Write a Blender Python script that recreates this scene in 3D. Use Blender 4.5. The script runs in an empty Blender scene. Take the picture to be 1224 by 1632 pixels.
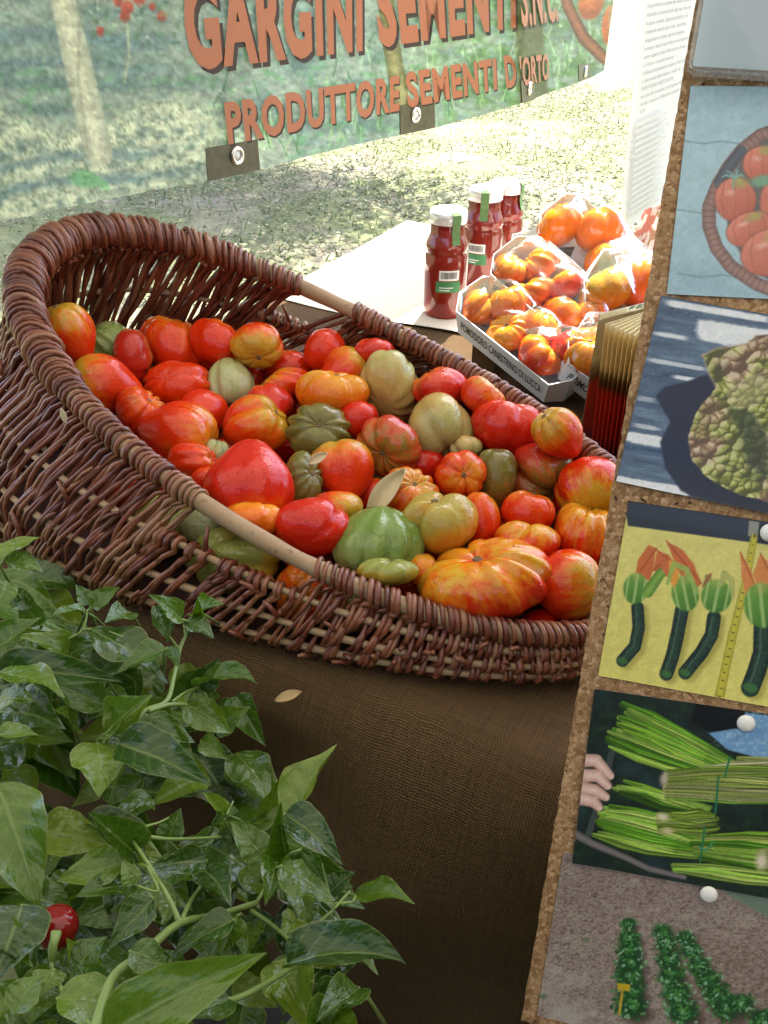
import bpy, math, random
import numpy as np
from mathutils import Vector, Matrix

# ------------------------------------------------------------------ camera, sky, sun, exposure
scene = bpy.context.scene
COL = scene.collection
TZ = 0.75                                   # height of the table top above the ground
CAM = Vector((0, 0, TZ + 0.65))
FPX, PITCH = 1306.0, math.radians(35)
cam_data = bpy.data.cameras.new("camera")
cam = bpy.data.objects.new("camera", cam_data)
COL.objects.link(cam)
cam.location = CAM
cam.rotation_euler = (math.radians(90) - PITCH, 0, 0)
cam_data.sensor_fit = 'VERTICAL'
cam_data.sensor_height = 24.0
cam_data.lens = 24.0 * FPX / 1632.0
cam_data.clip_start = 0.02
cam_data.clip_end = 500
scene.camera = cam

SUN_AZ, SUN_EL = math.radians(18), math.radians(58)     # azimuth from +Y towards +X
world = bpy.data.worlds.new("World")
scene.world = world
world.use_nodes = True
wn = world.node_tree
bg = wn.nodes["Background"]
sky = wn.nodes.new("ShaderNodeTexSky")
sky.sky_type = 'NISHITA'
sky.sun_disc = False
sky.air_density = 0.8
sky.dust_density = 2.5
sky.ozone_density = 0.6
sky.sun_elevation = SUN_EL
sky.sun_rotation = SUN_AZ
wn.links.new(sky.outputs[0], bg.inputs[0])
bg.inputs[1].default_value = 0.15
sd = bpy.data.lights.new("sun", 'SUN')
sd.energy = 3.8
sd.angle = math.radians(0.5)
sd.color = (1.0, 0.96, 0.9)
sun = bpy.data.objects.new("sun", sd)
COL.objects.link(sun)
sdir = Vector((math.sin(SUN_AZ) * math.cos(SUN_EL), math.cos(SUN_AZ) * math.cos(SUN_EL), math.sin(SUN_EL)))
sun.rotation_euler = sdir.to_track_quat('Z', 'Y').to_euler()
sun.location = (2, 6, 8)

vs = scene.view_settings
vs.view_transform = 'Standard'
vs.look = 'None'
vs.exposure = 2.4
vs.gamma = 1.0
vs.use_curve_mapping = False
scene.cycles.use_denoising = True
scene.cycles.max_bounces = 8
scene.cycles.diffuse_bounces = 4
scene.cycles.glossy_bounces = 4
scene.cycles.transmission_bounces = 6
scene.cycles.transparent_max_bounces = 16
scene.cycles.sample_clamp_indirect = 6
scene.cycles.caustics_reflective = False
scene.cycles.caustics_refractive = False

# ------------------------------------------------------------------ helpers
rnd = random.Random(7)
SP, CP = math.sin(PITCH), math.cos(PITCH)
CR, CU, CF = Vector((1, 0, 0)), Vector((0, SP, CP)), Vector((0, CP, -SP))     # camera right, up, forward
U = Vector((0.88, -0.475, 0)).normalized()       # along the basket and the table's near edge
W = Vector((-U.y, U.x, 0))                       # across the table, away from the viewer
Z = Vector((0, 0, 1))

def ray(px, py):
    return (CR * (px - 612) + CU * (816 - py) + CF * FPX).normalized()
def at_z(px, py, z):                             # point seen at a pixel of the photograph, z above the table
    d = ray(px, py)
    return CAM + d * ((TZ + z - CAM.z) / d.z)
def at_d(px, py, dist):
    return CAM + ray(px, py) * dist
def on_plane(px, py, p0, n):
    d = ray(px, py)
    return CAM + d * ((p0 - CAM).dot(n) / d.dot(n))
def uw(u, w, z=0.0):                             # table coordinates
    return U * u + W * w + Z * (TZ + z)
def pix(P):                                      # numpy: world points to photograph pixels
    P = np.asarray(P, float) - np.array(CAM)
    d = P @ np.array(CF)
    return 612 + FPX * (P @ np.array(CR)) / d, 816 - FPX * (P @ np.array(CU)) / d

def mesh_obj(name, verts, faces, mat=None, parent=None, smooth=True, loc=None, mats=None, fmat=None, uvs=None):
    me = bpy.data.meshes.new(name)
    if loc is not None:
        l = Vector(loc)
        verts = [tuple(Vector(v) - l) for v in verts]
    me.from_pydata([tuple(v) for v in verts], [], [tuple(f) for f in faces])
    if smooth:
        me.polygons.foreach_set("use_smooth", [True] * len(me.polygons))
    if mats:
        for m in mats: me.materials.append(m)
        me.polygons.foreach_set("material_index", fmat)
    elif mat:
        me.materials.append(mat)
    if uvs is not None:
        lay = me.uv_layers.new(name="UVMap")
        li = np.zeros(len(me.loops), int); me.loops.foreach_get("vertex_index", li)
        lay.data.foreach_set("uv", np.asarray(uvs, np.float32)[li].ravel())
    me.update()
    o = bpy.data.objects.new(name, me)
    COL.objects.link(o)
    if loc is not None: o.location = l
    if parent is not None:
        o.parent = parent
        if loc is None:
            o.matrix_parent_inverse = parent_matrix(parent).inverted()
        else:
            o.location = l
            o.matrix_parent_inverse = parent_matrix(parent).inverted()
    return o
def parent_matrix(o):
    m = Matrix.LocRotScale(o.location, o.rotation_euler, o.scale)
    if o.parent is not None:
        m = parent_matrix(o.parent) @ o.matrix_parent_inverse @ m
    return m
def empty(name, loc):
    o = bpy.data.objects.new(name, None)
    o.empty_display_size = 0.05
    o.location = loc
    COL.objects.link(o)
    return o
def tag(o, label, cat, group=None, kind=None):
    o["label"] = label; o["category"] = cat
    if group: o["group"] = group
    if kind: o["kind"] = kind
    return o
def struct(o):
    o["kind"] = "structure"; return o

def box_geo(c, ax, ay, az, hx, hy, hz):
    c = Vector(c)
    v = [c + ax * (hx * i) + ay * (hy * j) + az * (hz * k) for i in (-1, 1) for j in (-1, 1) for k in (-1, 1)]
    f = [(0, 1, 3, 2), (4, 6, 7, 5), (0, 4, 5, 1), (2, 3, 7, 6), (0, 2, 6, 4), (1, 5, 7, 3)]
    return v, f
def tube_geo(pts, rad, sides=6, caps=True, closed=False):
    pts = [Vector(p) for p in pts]; n = len(pts)
    if not hasattr(rad, '__len__'): rad = [rad] * n
    vs_, fs = [], []
    prev = None
    for i, p in enumerate(pts):
        if closed: t = pts[(i + 1) % n] - pts[i - 1]
        else: t = pts[min(i + 1, n - 1)] - pts[max(i - 1, 0)]
        t.normalize()
        if prev is None:
            a = t.orthogonal().normalized()
        else:
            a = prev - t * prev.dot(t)
            a = a.normalized() if a.length > 1e-6 else t.orthogonal().normalized()
        prev = a
        b = t.cross(a)
        for k in range(sides):
            an = 2 * math.pi * k / sides
            vs_.append(p + (a * math.cos(an) + b * math.sin(an)) * rad[i])
    m = n if closed else n - 1
    for i in range(m):
        for k in range(sides):
            k2 = (k + 1) % sides; i2 = (i + 1) % n
            fs.append((i * sides + k, i * sides + k2, i2 * sides + k2, i2 * sides + k))
    if caps and not closed:
        fs.append(tuple(range(sides - 1, -1, -1)))
        fs.append(tuple((n - 1) * sides + k for k in range(sides)))
    return vs_, fs
def lathe_geo(prof, c, sides=28, axis=Z, xax=None):
    c = Vector(c); xa = xax or axis.orthogonal().normalized(); ya = axis.cross(xa)
    v, f = [], []
    for r, h in prof:
        for k in range(sides):
            a = 2 * math.pi * k / sides
            v.append(c + axis * h + (xa * math.cos(a) + ya * math.sin(a)) * r)
    for i in range(len(prof) - 1):
        for k in range(sides):
            k2 = (k + 1) % sides
            f.append((i * sides + k, i * sides + k2, (i + 1) * sides + k2, (i + 1) * sides + k))
    return v, f
def join(*geos):
    V, F = [], []
    for v, f in geos:
        o = len(V); V += list(v); F += [tuple(i + o for i in q) for q in f]
    return V, F
def grid_faces(nx, ny):
    return [(j * nx + i, j * nx + i + 1, (j + 1) * nx + i + 1, (j + 1) * nx + i) for j in range(ny - 1) for i in range(nx - 1)]

# materials -------------------------------------------------------------
def new_mat(name):
    m = bpy.data.materials.new(name); m.use_nodes = True
    nt = m.node_tree
    return m, nt, nt.nodes["Principled BSDF"]
def nd(nt, typ, **kw):
    n = nt.nodes.new(typ)
    for k, v in kw.items(): setattr(n, k, v)
    return n
def ramp(nt, fac, stops, interp='LINEAR'):
    r = nt.nodes.new("ShaderNodeValToRGB"); r.color_ramp.interpolation = interp
    els = r.color_ramp.elements
    while len(els) < len(stops): els.new(0.5)
    for e, (p, c) in zip(els, stops):
        e.position = p; e.color = (*c, 1) if len(c) == 3 else c
    nt.links.new(fac, r.inputs[0])
    return r.outputs[0]
def noise(nt, vec, scale, detail=3, rough=0.55, dist=0.0):
    n = nt.nodes.new("ShaderNodeTexNoise")
    n.inputs["Scale"].default_value = scale; n.inputs["Detail"].default_value = detail
    n.inputs["Roughness"].default_value = rough; n.inputs["Distortion"].default_value = dist
    if vec is not None: nt.links.new(vec, n.inputs["Vector"])
    return n.outputs["Fac"]
def mixc(nt, fac, a, b, blend='MIX'):
    m = nt.nodes.new("ShaderNodeMix"); m.data_type = 'RGBA'; m.blend_type = blend
    for s, v in ((m.inputs[0], fac), (m.inputs[6], a), (m.inputs[7], b)):
        if isinstance(v, (int, float)): s.default_value = v
        elif isinstance(v, tuple): s.default_value = (*v, 1)
        else: nt.links.new(v, s)
    return m.outputs[2]
def mathn(nt, op, a, b=None, clamp=False):
    m = nt.nodes.new("ShaderNodeMath"); m.operation = op; m.use_clamp = clamp
    for s, v in zip(m.inputs, (a, b)):
        if v is None: continue
        if isinstance(v, (int, float)): s.default_value = v
        else: nt.links.new(v, s)
    return m.outputs[0]
def bump(nt, bsdf, height, strength=0.3, dist=0.002, normal=None):
    b = nt.nodes.new("ShaderNodeBump")
    b.inputs["Strength"].default_value = strength; b.inputs["Distance"].default_value = dist
    nt.links.new(height, b.inputs["Height"])
    if normal is not None: nt.links.new(normal, b.inputs["Normal"])
    if bsdf is not None: nt.links.new(b.outputs[0], bsdf.inputs["Normal"])
    return b.outputs[0]
def objcoord(nt): return nd(nt, "ShaderNodeTexCoord").outputs["Object"]
def simple(name, col, rough=0.5, metal=0.0, var=0.12, scale=60, bmp=0.0, spec=0.5):
    m, nt, b = new_mat(name)
    oc = objcoord(nt)
    n = noise(nt, oc, scale, 4)
    c = mixc(nt, n, tuple(x * (1 - var) for x in col), tuple(min(1, x * (1 + var)) for x in col))
    nt.links.new(c, b.inputs["Base Color"])
    b.inputs["Roughness"].default_value = rough; b.inputs["Metallic"].default_value = metal
    b.inputs["Specular IOR Level"].default_value = spec
    if bmp: bump(nt, b, n, bmp, 0.001)
    return m
def vcol_mat(name, rough=0.35, coat=0.0, gain=1.0, trans=0.0, spec=0.4):
    m, nt, b = new_mat(name)
    a = nd(nt, "ShaderNodeAttribute", attribute_name="print")
    c = mixc(nt, 1.0, a.outputs["Color"], (gain, gain, gain), 'MULTIPLY')
    nt.links.new(c, b.inputs["Base Color"])
    b.inputs["Roughness"].default_value = rough; b.inputs["Coat Weight"].default_value = coat
    b.inputs["Specular IOR Level"].default_value = spec
    if trans:
        t = nd(nt, "ShaderNodeBsdfTranslucent"); nt.links.new(c, t.inputs[0])
        mx = nd(nt, "ShaderNodeMixShader"); mx.inputs[0].default_value = trans
        nt.links.new(b.outputs[0], mx.inputs[1]); nt.links.new(t.outputs[0], mx.inputs[2])
        nt.links.new(mx.outputs[0], nt.nodes["Material Output"].inputs[0])
    return m
def clear_mat(name, tint=(1, 1, 1), refl=1.0, rough=0.06, haze=0.0, wr=0.0, ior=1.5):
    """thin clear sheet (film, glass, acrylic): see-through with a fresnel gloss and a little milkiness"""
    m = bpy.data.materials.new(name); m.use_nodes = True; nt = m.node_tree
    nt.nodes.remove(nt.nodes["Principled BSDF"])
    out = nt.nodes["Material Output"]
    tr = nd(nt, "ShaderNodeBsdfTransparent"); tr.inputs[0].default_value = (*tint, 1)
    gl = nd(nt, "ShaderNodeBsdfGlossy"); gl.inputs["Roughness"].default_value = rough
    df = nd(nt, "ShaderNodeBsdfDiffuse"); df.inputs[0].default_value = (0.85, 0.87, 0.88, 1)
    fr = nd(nt, "ShaderNodeFresnel"); fr.inputs[0].default_value = ior
    f2 = mathn(nt, 'MULTIPLY', fr.outputs[0], refl, True)
    m1 = nd(nt, "ShaderNodeMixShader"); m1.inputs[0].default_value = haze
    nt.links.new(tr.outputs[0], m1.inputs[1]); nt.links.new(df.outputs[0], m1.inputs[2])
    m2 = nd(nt, "ShaderNodeMixShader"); nt.links.new(f2, m2.inputs[0])
    nt.links.new(m1.outputs[0], m2.inputs[1]); nt.links.new(gl.outputs[0], m2.inputs[2])
    nt.links.new(m2.outputs[0], out.inputs[0])
    if wr:
        h = noise(nt, objcoord(nt), 30, 2, 0.5, 1.0)
        b = bump(nt, None, h, wr, 0.004)
        nt.links.new(b, gl.inputs["Normal"]); nt.links.new(b, fr.inputs["Normal"])
    return m

# flat printing: colours computed per vertex of a fine sheet --------------
def lin(c):
    c = np.asarray(c, float) / 255.0
    return np.where(c <= 0.04045, c / 12.92, ((c + 0.055) / 1.055) ** 2.4)
def vnoise(x, y, seed=0):
    xi, yi = np.floor(x).astype(np.int64), np.floor(y).astype(np.int64)
    fx, fy = x - xi, y - yi
    fx = fx * fx * (3 - 2 * fx); fy = fy * fy * (3 - 2 * fy)
    def h(a, b):
        n = (a * 374761393 + b * 668265263 + seed * 974711) & 0x7fffffff
        n = ((n ^ (n >> 13)) * 1274126177) & 0x7fffffff
        return ((n ^ (n >> 16)) & 0xffff) / 65535.0
    return (h(xi, yi) * (1 - fx) + h(xi + 1, yi) * fx) * (1 - fy) + (h(xi, yi + 1) * (1 - fx) + h(xi + 1, yi + 1) * fx) * fy
def fbm(x, y, seed=0, oct=4):
    s, a, t = 0, 1.0, 0
    for k in range(oct):
        s = s + a * vnoise(x, y, seed + k * 17); t += a; a *= 0.55; x = x * 2.03; y = y * 2.03
    return s / t
class Print:
    """a canvas whose sample points are sheet vertices, addressed in photograph pixels"""
    def __init__(self, X, Y, base):
        self.X, self.Y = X, Y
        self.C = np.tile(np.asarray(base, float), (len(X), 1))
    def put(self, mask, col):
        m = np.clip(mask, 0, 1)[:, None]
        self.C = self.C * (1 - m) + np.asarray(col, float) * m
    def poly(self, pts, col, soft=1.0, k=1.0, rough=0, seed=3):
        X, Y = self.X, self.Y
        if rough:
            X = X + (fbm(self.X / 7, self.Y / 7, seed) - .5) * rough; Y = Y + (fbm(self.X / 7, self.Y / 7, seed + 9) - .5) * rough
        inside = np.zeros(len(X), bool); dm = np.full(len(X), 1e9)
        n = len(pts)
        for i in range(n):
            (x1, y1), (x2, y2) = pts[i], pts[(i + 1) % n]
            if y1 != y2:
                inside ^= ((y1 > Y) != (y2 > Y)) & (X < (x2 - x1) * (Y - y1) / (y2 - y1) + x1)
            L = (x2 - x1) ** 2 + (y2 - y1) ** 2 + 1e-9
            t = np.clip(((X - x1) * (x2 - x1) + (Y - y1) * (y2 - y1)) / L, 0, 1)
            dm = np.minimum(dm, np.hypot(X - x1 - t * (x2 - x1), Y - y1 - t * (y2 - y1)))
        sd_ = np.where(inside, dm, -dm)
        m = np.clip(sd_ / soft + .5, 0, 1) * k
        self.put(m, col); return m
    def ell(self, cx, cy, rx, ry, col, rot=0, soft=0.1, k=1.0, shade=None):
        c, s = math.cos(rot), math.sin(rot)
        a = ((self.X - cx) * c + (self.Y - cy) * s) / rx; b = (-(self.X - cx) * s + (self.Y - cy) * c) / ry
        r = np.hypot(a, b)
        m = np.clip((1 - r) / soft, 0, 1) * k
        if shade is not None:
            f = np.clip(.5 - .45 * b - .2 * a, 0, 1)[:, None]
            cc = np.asarray(shade, float) * (1 - f) + np.asarray(col, float) * f
            self.C = self.C * (1 - m[:, None]) + cc * m[:, None]
        else: self.put(m, col)
        return m
    def stroke(self, pts, wid, col, soft=1.0, k=1.0, edge=None, stripes=0):
        X, Y = self.X, self.Y
        if not hasattr(wid, '__len__'): wid = [wid] * len(pts)
        best = np.full(len(X), 1e9); side = np.zeros(len(X)); ww = np.ones(len(X)); al = np.zeros(len(X)); acc = 0
        for i in range(len(pts) - 1):
            (x1, y1), (x2, y2) = pts[i], pts[i + 1]
            L = math.hypot(x2 - x1, y2 - y1) + 1e-9
            t = np.clip(((X - x1) * (x2 - x1) + (Y - y1) * (y2 - y1)) / L ** 2, 0, 1)
            d = np.hypot(X - x1 - t * (x2 - x1), Y - y1 - t * (y2 - y1)); w = wid[i] * (1 - t) + wid[i + 1] * t
            sd_ = ((x2 - x1) * (Y - y1) - (y2 - y1) * (X - x1)) / L
            q = d - w
            u = q < best
            best = np.where(u, q, best); side = np.where(u, sd_ / np.maximum(w, .1), side); al = np.where(u, acc + t * L, al)
            acc += L
        m = np.clip(-best / soft + .5, 0, 1) * k
        if edge is not None:
            f = np.clip(np.abs(side) ** 1.5, 0, 1)
            if stripes: f = np.clip(.5 + .5 * np.cos(side * math.pi * stripes) * .8 + .35 * side, 0, 1)
            f = f[:, None]
            cc = np.asarray(col, float) * (1 - f) + np.asarray(edge, float) * f
            self.C = self.C * (1 - m[:, None]) + cc * m[:, None]
        else: self.put(m, col)
        return m, side, al
def set_print(o, C):
    me = o.data
    at = me.color_attributes.new("print", 'FLOAT_COLOR', 'POINT')
    buf = np.ones((len(me.vertices), 4), np.float32); buf[:, :3] = lin(np.clip(C, 0, 255))
    at.data.foreach_set("color", buf.ravel())

def text_geo(body, origin, xdir, ydir, size, xscale=1.0, bold=0.0, width=None, align='LEFT', shear=0.0, spacing=None):
    """lettering as flat mesh faces on the plane (xdir, ydir); size = capital height; width fits the line to a length"""
    cu = bpy.data.curves.new("lettering", 'FONT')
    cu.body = body; cu.size = 1.0; cu.offset = bold; cu.align_x = 'LEFT'; cu.resolution_u = 3; cu.shear = shear
    cu.space_character = spacing or (1 + bold * 2.6)
    ob = bpy.data.objects.new("lettering_source", cu); COL.objects.link(ob)
    dg = bpy.context.evaluated_depsgraph_get(); dg.update()
    me = bpy.data.meshes.new_from_object(ob.evaluated_get(dg))
    bpy.data.objects.remove(ob); bpy.data.curves.remove(cu)
    co = np.zeros(len(me.vertices) * 3); me.vertices.foreach_get("co", co); co = co.reshape(-1, 3)
    F = [tuple(p.vertices) for p in me.polygons]
    bpy.data.meshes.remove(me)
    if len(co) == 0: return [], []
    s = size / 0.70
    x = co[:, 0] - co[:, 0].min(); y = co[:, 1] * s
    x = x * (width / x.max()) if width else x * s * xscale
    if align == 'CENTER': x = x - x.max() / 2
    o = Vector(origin)
    V = [o + xdir * float(a) + ydir * float(b) for a, b in zip(x, y)]
    return V, F
# ------------------------------------------------------------------ setting: ground, grass
def ground_mat():
    m, nt, b = new_mat("trodden_soil")
    oc = objcoord(nt)
    n1 = noise(nt, oc, 1.3, 5, 0.6); n2 = noise(nt, oc, 14, 5, 0.7); n3 = noise(nt, oc, 90, 3, 0.6)
    soil = mixc(nt, n2, (0.15, 0.125, 0.075), (0.34, 0.29, 0.20))
    green = mixc(nt, n3, (0.09, 0.11, 0.03), (0.22, 0.22, 0.09))
    f = ramp(nt, n1, [(0.36, (0, 0, 0)), (0.55, (1, 1, 1))])
    nt.links.new(mixc(nt, f, soil, green), b.inputs["Base Color"])
    b.inputs["Roughness"].default_value = 0.95
    bump(nt, b, n2, 0.6, 0.02)
    return m
S = 200.0
gv, gf, n = [], [], 41
for j in range(n):
    for i in range(n):
        x = ((i / (n - 1)) * 2 - 1); y = ((j / (n - 1)) * 2 - 1)
        x = math.copysign(abs(x) ** 3, x) * S; y = math.copysign(abs(y) ** 3, y) * S
        gv.append((x, y, 0.012 * math.sin(x * 1.3) * math.cos(y * 1.1)))
struct(mesh_obj("ground", gv, grid_faces(n, n), ground_mat()))

def foliage_mat(name, c1, c2, dry=None, trans=0.3, scale=3.0):
    m, nt, b = new_mat(name)
    g = nd(nt, "ShaderNodeNewGeometry")
    oc = objcoord(nt)
    n1 = noise(nt, oc, scale, 3)
    isl = g.outputs["Random Per Island"]
    c = mixc(nt, isl, c1, c2)
    if dry:
        f = ramp(nt, mathn(nt, 'ADD', mathn(nt, 'MULTIPLY', isl, 0.5), mathn(nt, 'MULTIPLY', n1, 0.5)), [(0.5, (0, 0, 0)), (0.62, (1, 1, 1))])
        c = mixc(nt, f, c, dry)
    nt.links.new(c, b.inputs["Base Color"]); b.inputs["Roughness"].default_value = 0.6
    t = nd(nt, "ShaderNodeBsdfTranslucent"); nt.links.new(c, t.inputs[0])
    mx = nd(nt, "ShaderNodeMixShader"); mx.inputs[0].default_value = trans
    nt.links.new(b.outputs[0], mx.inputs[1]); nt.links.new(t.outputs[0], mx.inputs[2])
    nt.links.new(mx.outputs[0], nt.nodes["Material Output"].inputs[0])
    return m
# small clover leaves, blades and dry bits over the part of the lawn the photograph looks at
rg = np.random.default_rng(11)
GV, GF = [], []
cnt = 0
def clump(x, y):
    return fbm(np.array([x * 1.7 + 50]), np.array([y * 1.7 + 50]), 5, 3)[0]
N = 125000
gx = rg.uniform(-5.2, 5.5, N); gy = 2.0 + rg.uniform(0, 1, N) ** 0.8 * 9.0
dens = fbm(gx * 1.5 + 50, gy * 1.5 + 50, 5, 3)
keep = (dens + rg.uniform(-.22, .22, N) > 0.37)
for x, y in zip(gx[keep], gy[keep]):
    k = rg.random(); a = rg.uniform(0, 6.28); ca, sa = math.cos(a), math.sin(a)
    o = len(GV)
    if k < 0.80:                          # broad low leaf
        s = rg.uniform(.008, .019); h = rg.uniform(.004, .030); tl = rg.uniform(-.6, .6)
        GV += [(x - s * ca, y - s * sa, h), (x + s * .8 * sa, y - s * .8 * ca, h + s * .3), (x + s * ca, y + s * sa, h + s * tl), (x - s * .8 * sa, y + s * .8 * ca, h + s * .3)]
        GF.append((o, o + 1, o + 2, o + 3))
    else:                                 # blade
        h = rg.uniform(.02, .055); wd = rg.uniform(.002, .005); lx, ly = rg.uniform(-.05, .05), rg.uniform(-.05, .05)
        GV += [(x - wd * ca, y - wd * sa, 0), (x + wd * ca, y + wd * sa, 0), (x + lx * .5 + wd * ca, y + ly * .5 + wd * sa, h * .65), (x + lx * .5 - wd * ca, y + ly * .5 - wd * sa, h * .65), (x + lx, y + ly, h)]
        GF += [(o, o + 1, o + 2, o + 3), (o + 3, o + 2, o + 4)]
gr = mesh_obj("grass", GV, GF, foliage_mat("lawn", (0.09, 0.13, 0.035), (0.22, 0.26, 0.10), (0.33, 0.29, 0.18)), smooth=False)
gr["kind"] = "stuff"; gr["label"] = "short patchy grass and clover on the trodden lawn"; gr["category"] = "grass"

# ------------------------------------------------------------------ the gazebo overhead and the tree that shade the stall (above the frame)
def fabric_roof_mat():
    m, nt, b = new_mat("gazebo_fabric")
    oc = objcoord(nt); n1 = noise(nt, oc, 8, 3)
    c = mixc(nt, n1, (0.58, 0.545, 0.48), (0.66, 0.62, 0.55))
    nt.links.new(c, b.inputs["Base Color"]); b.inputs["Roughness"].default_value = 0.8
    t = nd(nt, "ShaderNodeBsdfTranslucent"); nt.links.new(c, t.inputs[0])
    mx = nd(nt, "ShaderNodeMixShader"); mx.inputs[0].default_value = 0.26
    nt.links.new(b.outputs[0], mx.inputs[1]); nt.links.new(t.outputs[0], mx.inputs[2])
    nt.links.new(mx.outputs[0], nt.nodes["Material Output"].inputs[0])
    return m
gz = empty("market_gazebo", uw(-.6, 0, -TZ))
tag(gz, "white fabric gazebo roofing the stall overhead", "gazebo")
U0, U1, W0, W1 = -3.3, 2.3, -1.3, 2.04
ridge = uw((U0 + U1) / 2, (W0 + W1) / 2, 2.15)
cs = [uw(U0, W0, 1.45), uw(U1, W0, 1.45), uw(U1, W1, 1.45), uw(U0, W1, 1.45)]
mesh_obj("roof", cs + [ridge], [(0, 1, 4), (1, 2, 4), (2, 3, 4), (3, 0, 4)], fabric_roof_mat(), gz, smooth=False)
pole_m = simple("pole_metal", (0.6, 0.6, 0.6), 0.35, 0.8)
for c in cs:
    mesh_obj("pole", *tube_geo([Vector((c.x, c.y, 0)), Vector((c.x, c.y, c.z - .01))], .018, 8), pole_m, gz)

wall_m = simple("shade_wall_dark", (.10, .12, .11), .9, var=.15, scale=4)  # dark unseen walls, added to cut light from behind and the right
def shade_wall(a, b_, top=None):
    V = []
    for i in range(25):
        p = a + (b_ - a) * (i / 24)
        n_ = (b_ - a).cross(Z).normalized() * (.03 * math.sin(i * 1.9))
        V += [Vector((p.x, p.y, .02)) + n_, Vector((p.x, p.y, top or p.z)) + n_ * .3]
    mesh_obj("added_shade_wall", V, [(2 * i, 2 * i + 2, 2 * i + 3, 2 * i + 1) for i in range(24)], wall_m, gz)
shade_wall(cs[0], cs[1], 1.9); shade_wall(cs[1], cs[2])
# ------------------------------------------------------------------ tree beyond the banner whose crown dapples the lawn
def shade_tree(base, label):
    q = random.Random(12)
    tr = empty("shade_tree", base); tag(tr, label, "tree")
    bark = simple("bark", (.12, .085, .06), .9, var=.4, scale=18, bmp=.6)
    tp = [base, base + Vector((.05, .02, 1.2)), base + Vector((.0, .1, 2.6)), base + Vector((.1, .05, 4.2)), base + Vector((.05, .0, 5.8))]
    mesh_obj("trunk", *tube_geo(tp, [.20, .16, .13, .08, .03], 10), bark, tr)
    tips = []
    for k in range(16):
        a = k * 2.4 + q.uniform(-.3, .3); h_ = q.uniform(2.6, 5.4); L_ = q.uniform(1.2, 2.4) * (1 - (h_ - 2.6) / 6)
        s_ = base + Vector((.05, .05, h_)); e_ = s_ + Vector((math.cos(a) * L_, math.sin(a) * L_, L_ * .45))
        mid = (s_ + e_) / 2 + Vector((0, 0, .15))
        mesh_obj("limb", *tube_geo([s_, mid, e_], [.05, .035, .012], 6), bark, tr)
        tips += [e_, mid, (mid + e_) / 2]
    V, F = [], []
    for _ in range(13000):
        c = q.choice(tips) + Vector((q.gauss(0, .38), q.gauss(0, .38), q.gauss(0, .28)))
        d1 = Vector((q.gauss(0, 1), q.gauss(0, 1), q.gauss(0, .6))).normalized(); d2 = d1.orthogonal().normalized(); s_ = q.uniform(.05, .09)
        o = len(V)
        V += [c - d1 * s_, c + d2 * s_ * .5, c + d1 * s_ * 1.2, c - d2 * s_ * .5]; F.append((o, o + 1, o + 2, o + 3))
    mesh_obj("crown", V, F, foliage_mat("tree_leaves", (.04, .08, .02), (.09, .14, .035), None, .35), tr, False)
shade_tree(Vector((-.85, 8.0, 0)), "leafy tree standing behind the printed banner")
# ------------------------------------------------------------------ table and burlap cloth
wood = simple("plain_wood", (0.35, 0.23, 0.12), 0.6, var=.25, scale=25)
TU0, TU1, TW0, TW1 = -1.03, 0.30, 0.447, 2.08
tb = empty("trestle_table", uw((TU0 + TU1) / 2, (TW0 + TW1) / 2, -TZ))
tag(tb, "wooden trestle table hidden under the brown burlap cloth", "table")
mesh_obj("table_top", *box_geo(uw((TU0 + TU1) / 2, (TW0 + TW1) / 2, -.03), U, W, Z, (TU1 - TU0) / 2 - .05, (TW1 - TW0) / 2 - .05, .018), wood, tb, False)
for a in (TU0 + .08, TU1 - .08):
    for c in (TW0 + .08, TW1 - .08):
        mesh_obj("leg", *box_geo(uw(a, c, -TZ / 2 - .03), U, W, Z, .025, .025, TZ / 2 - .02), wood, tb, False)

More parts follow.
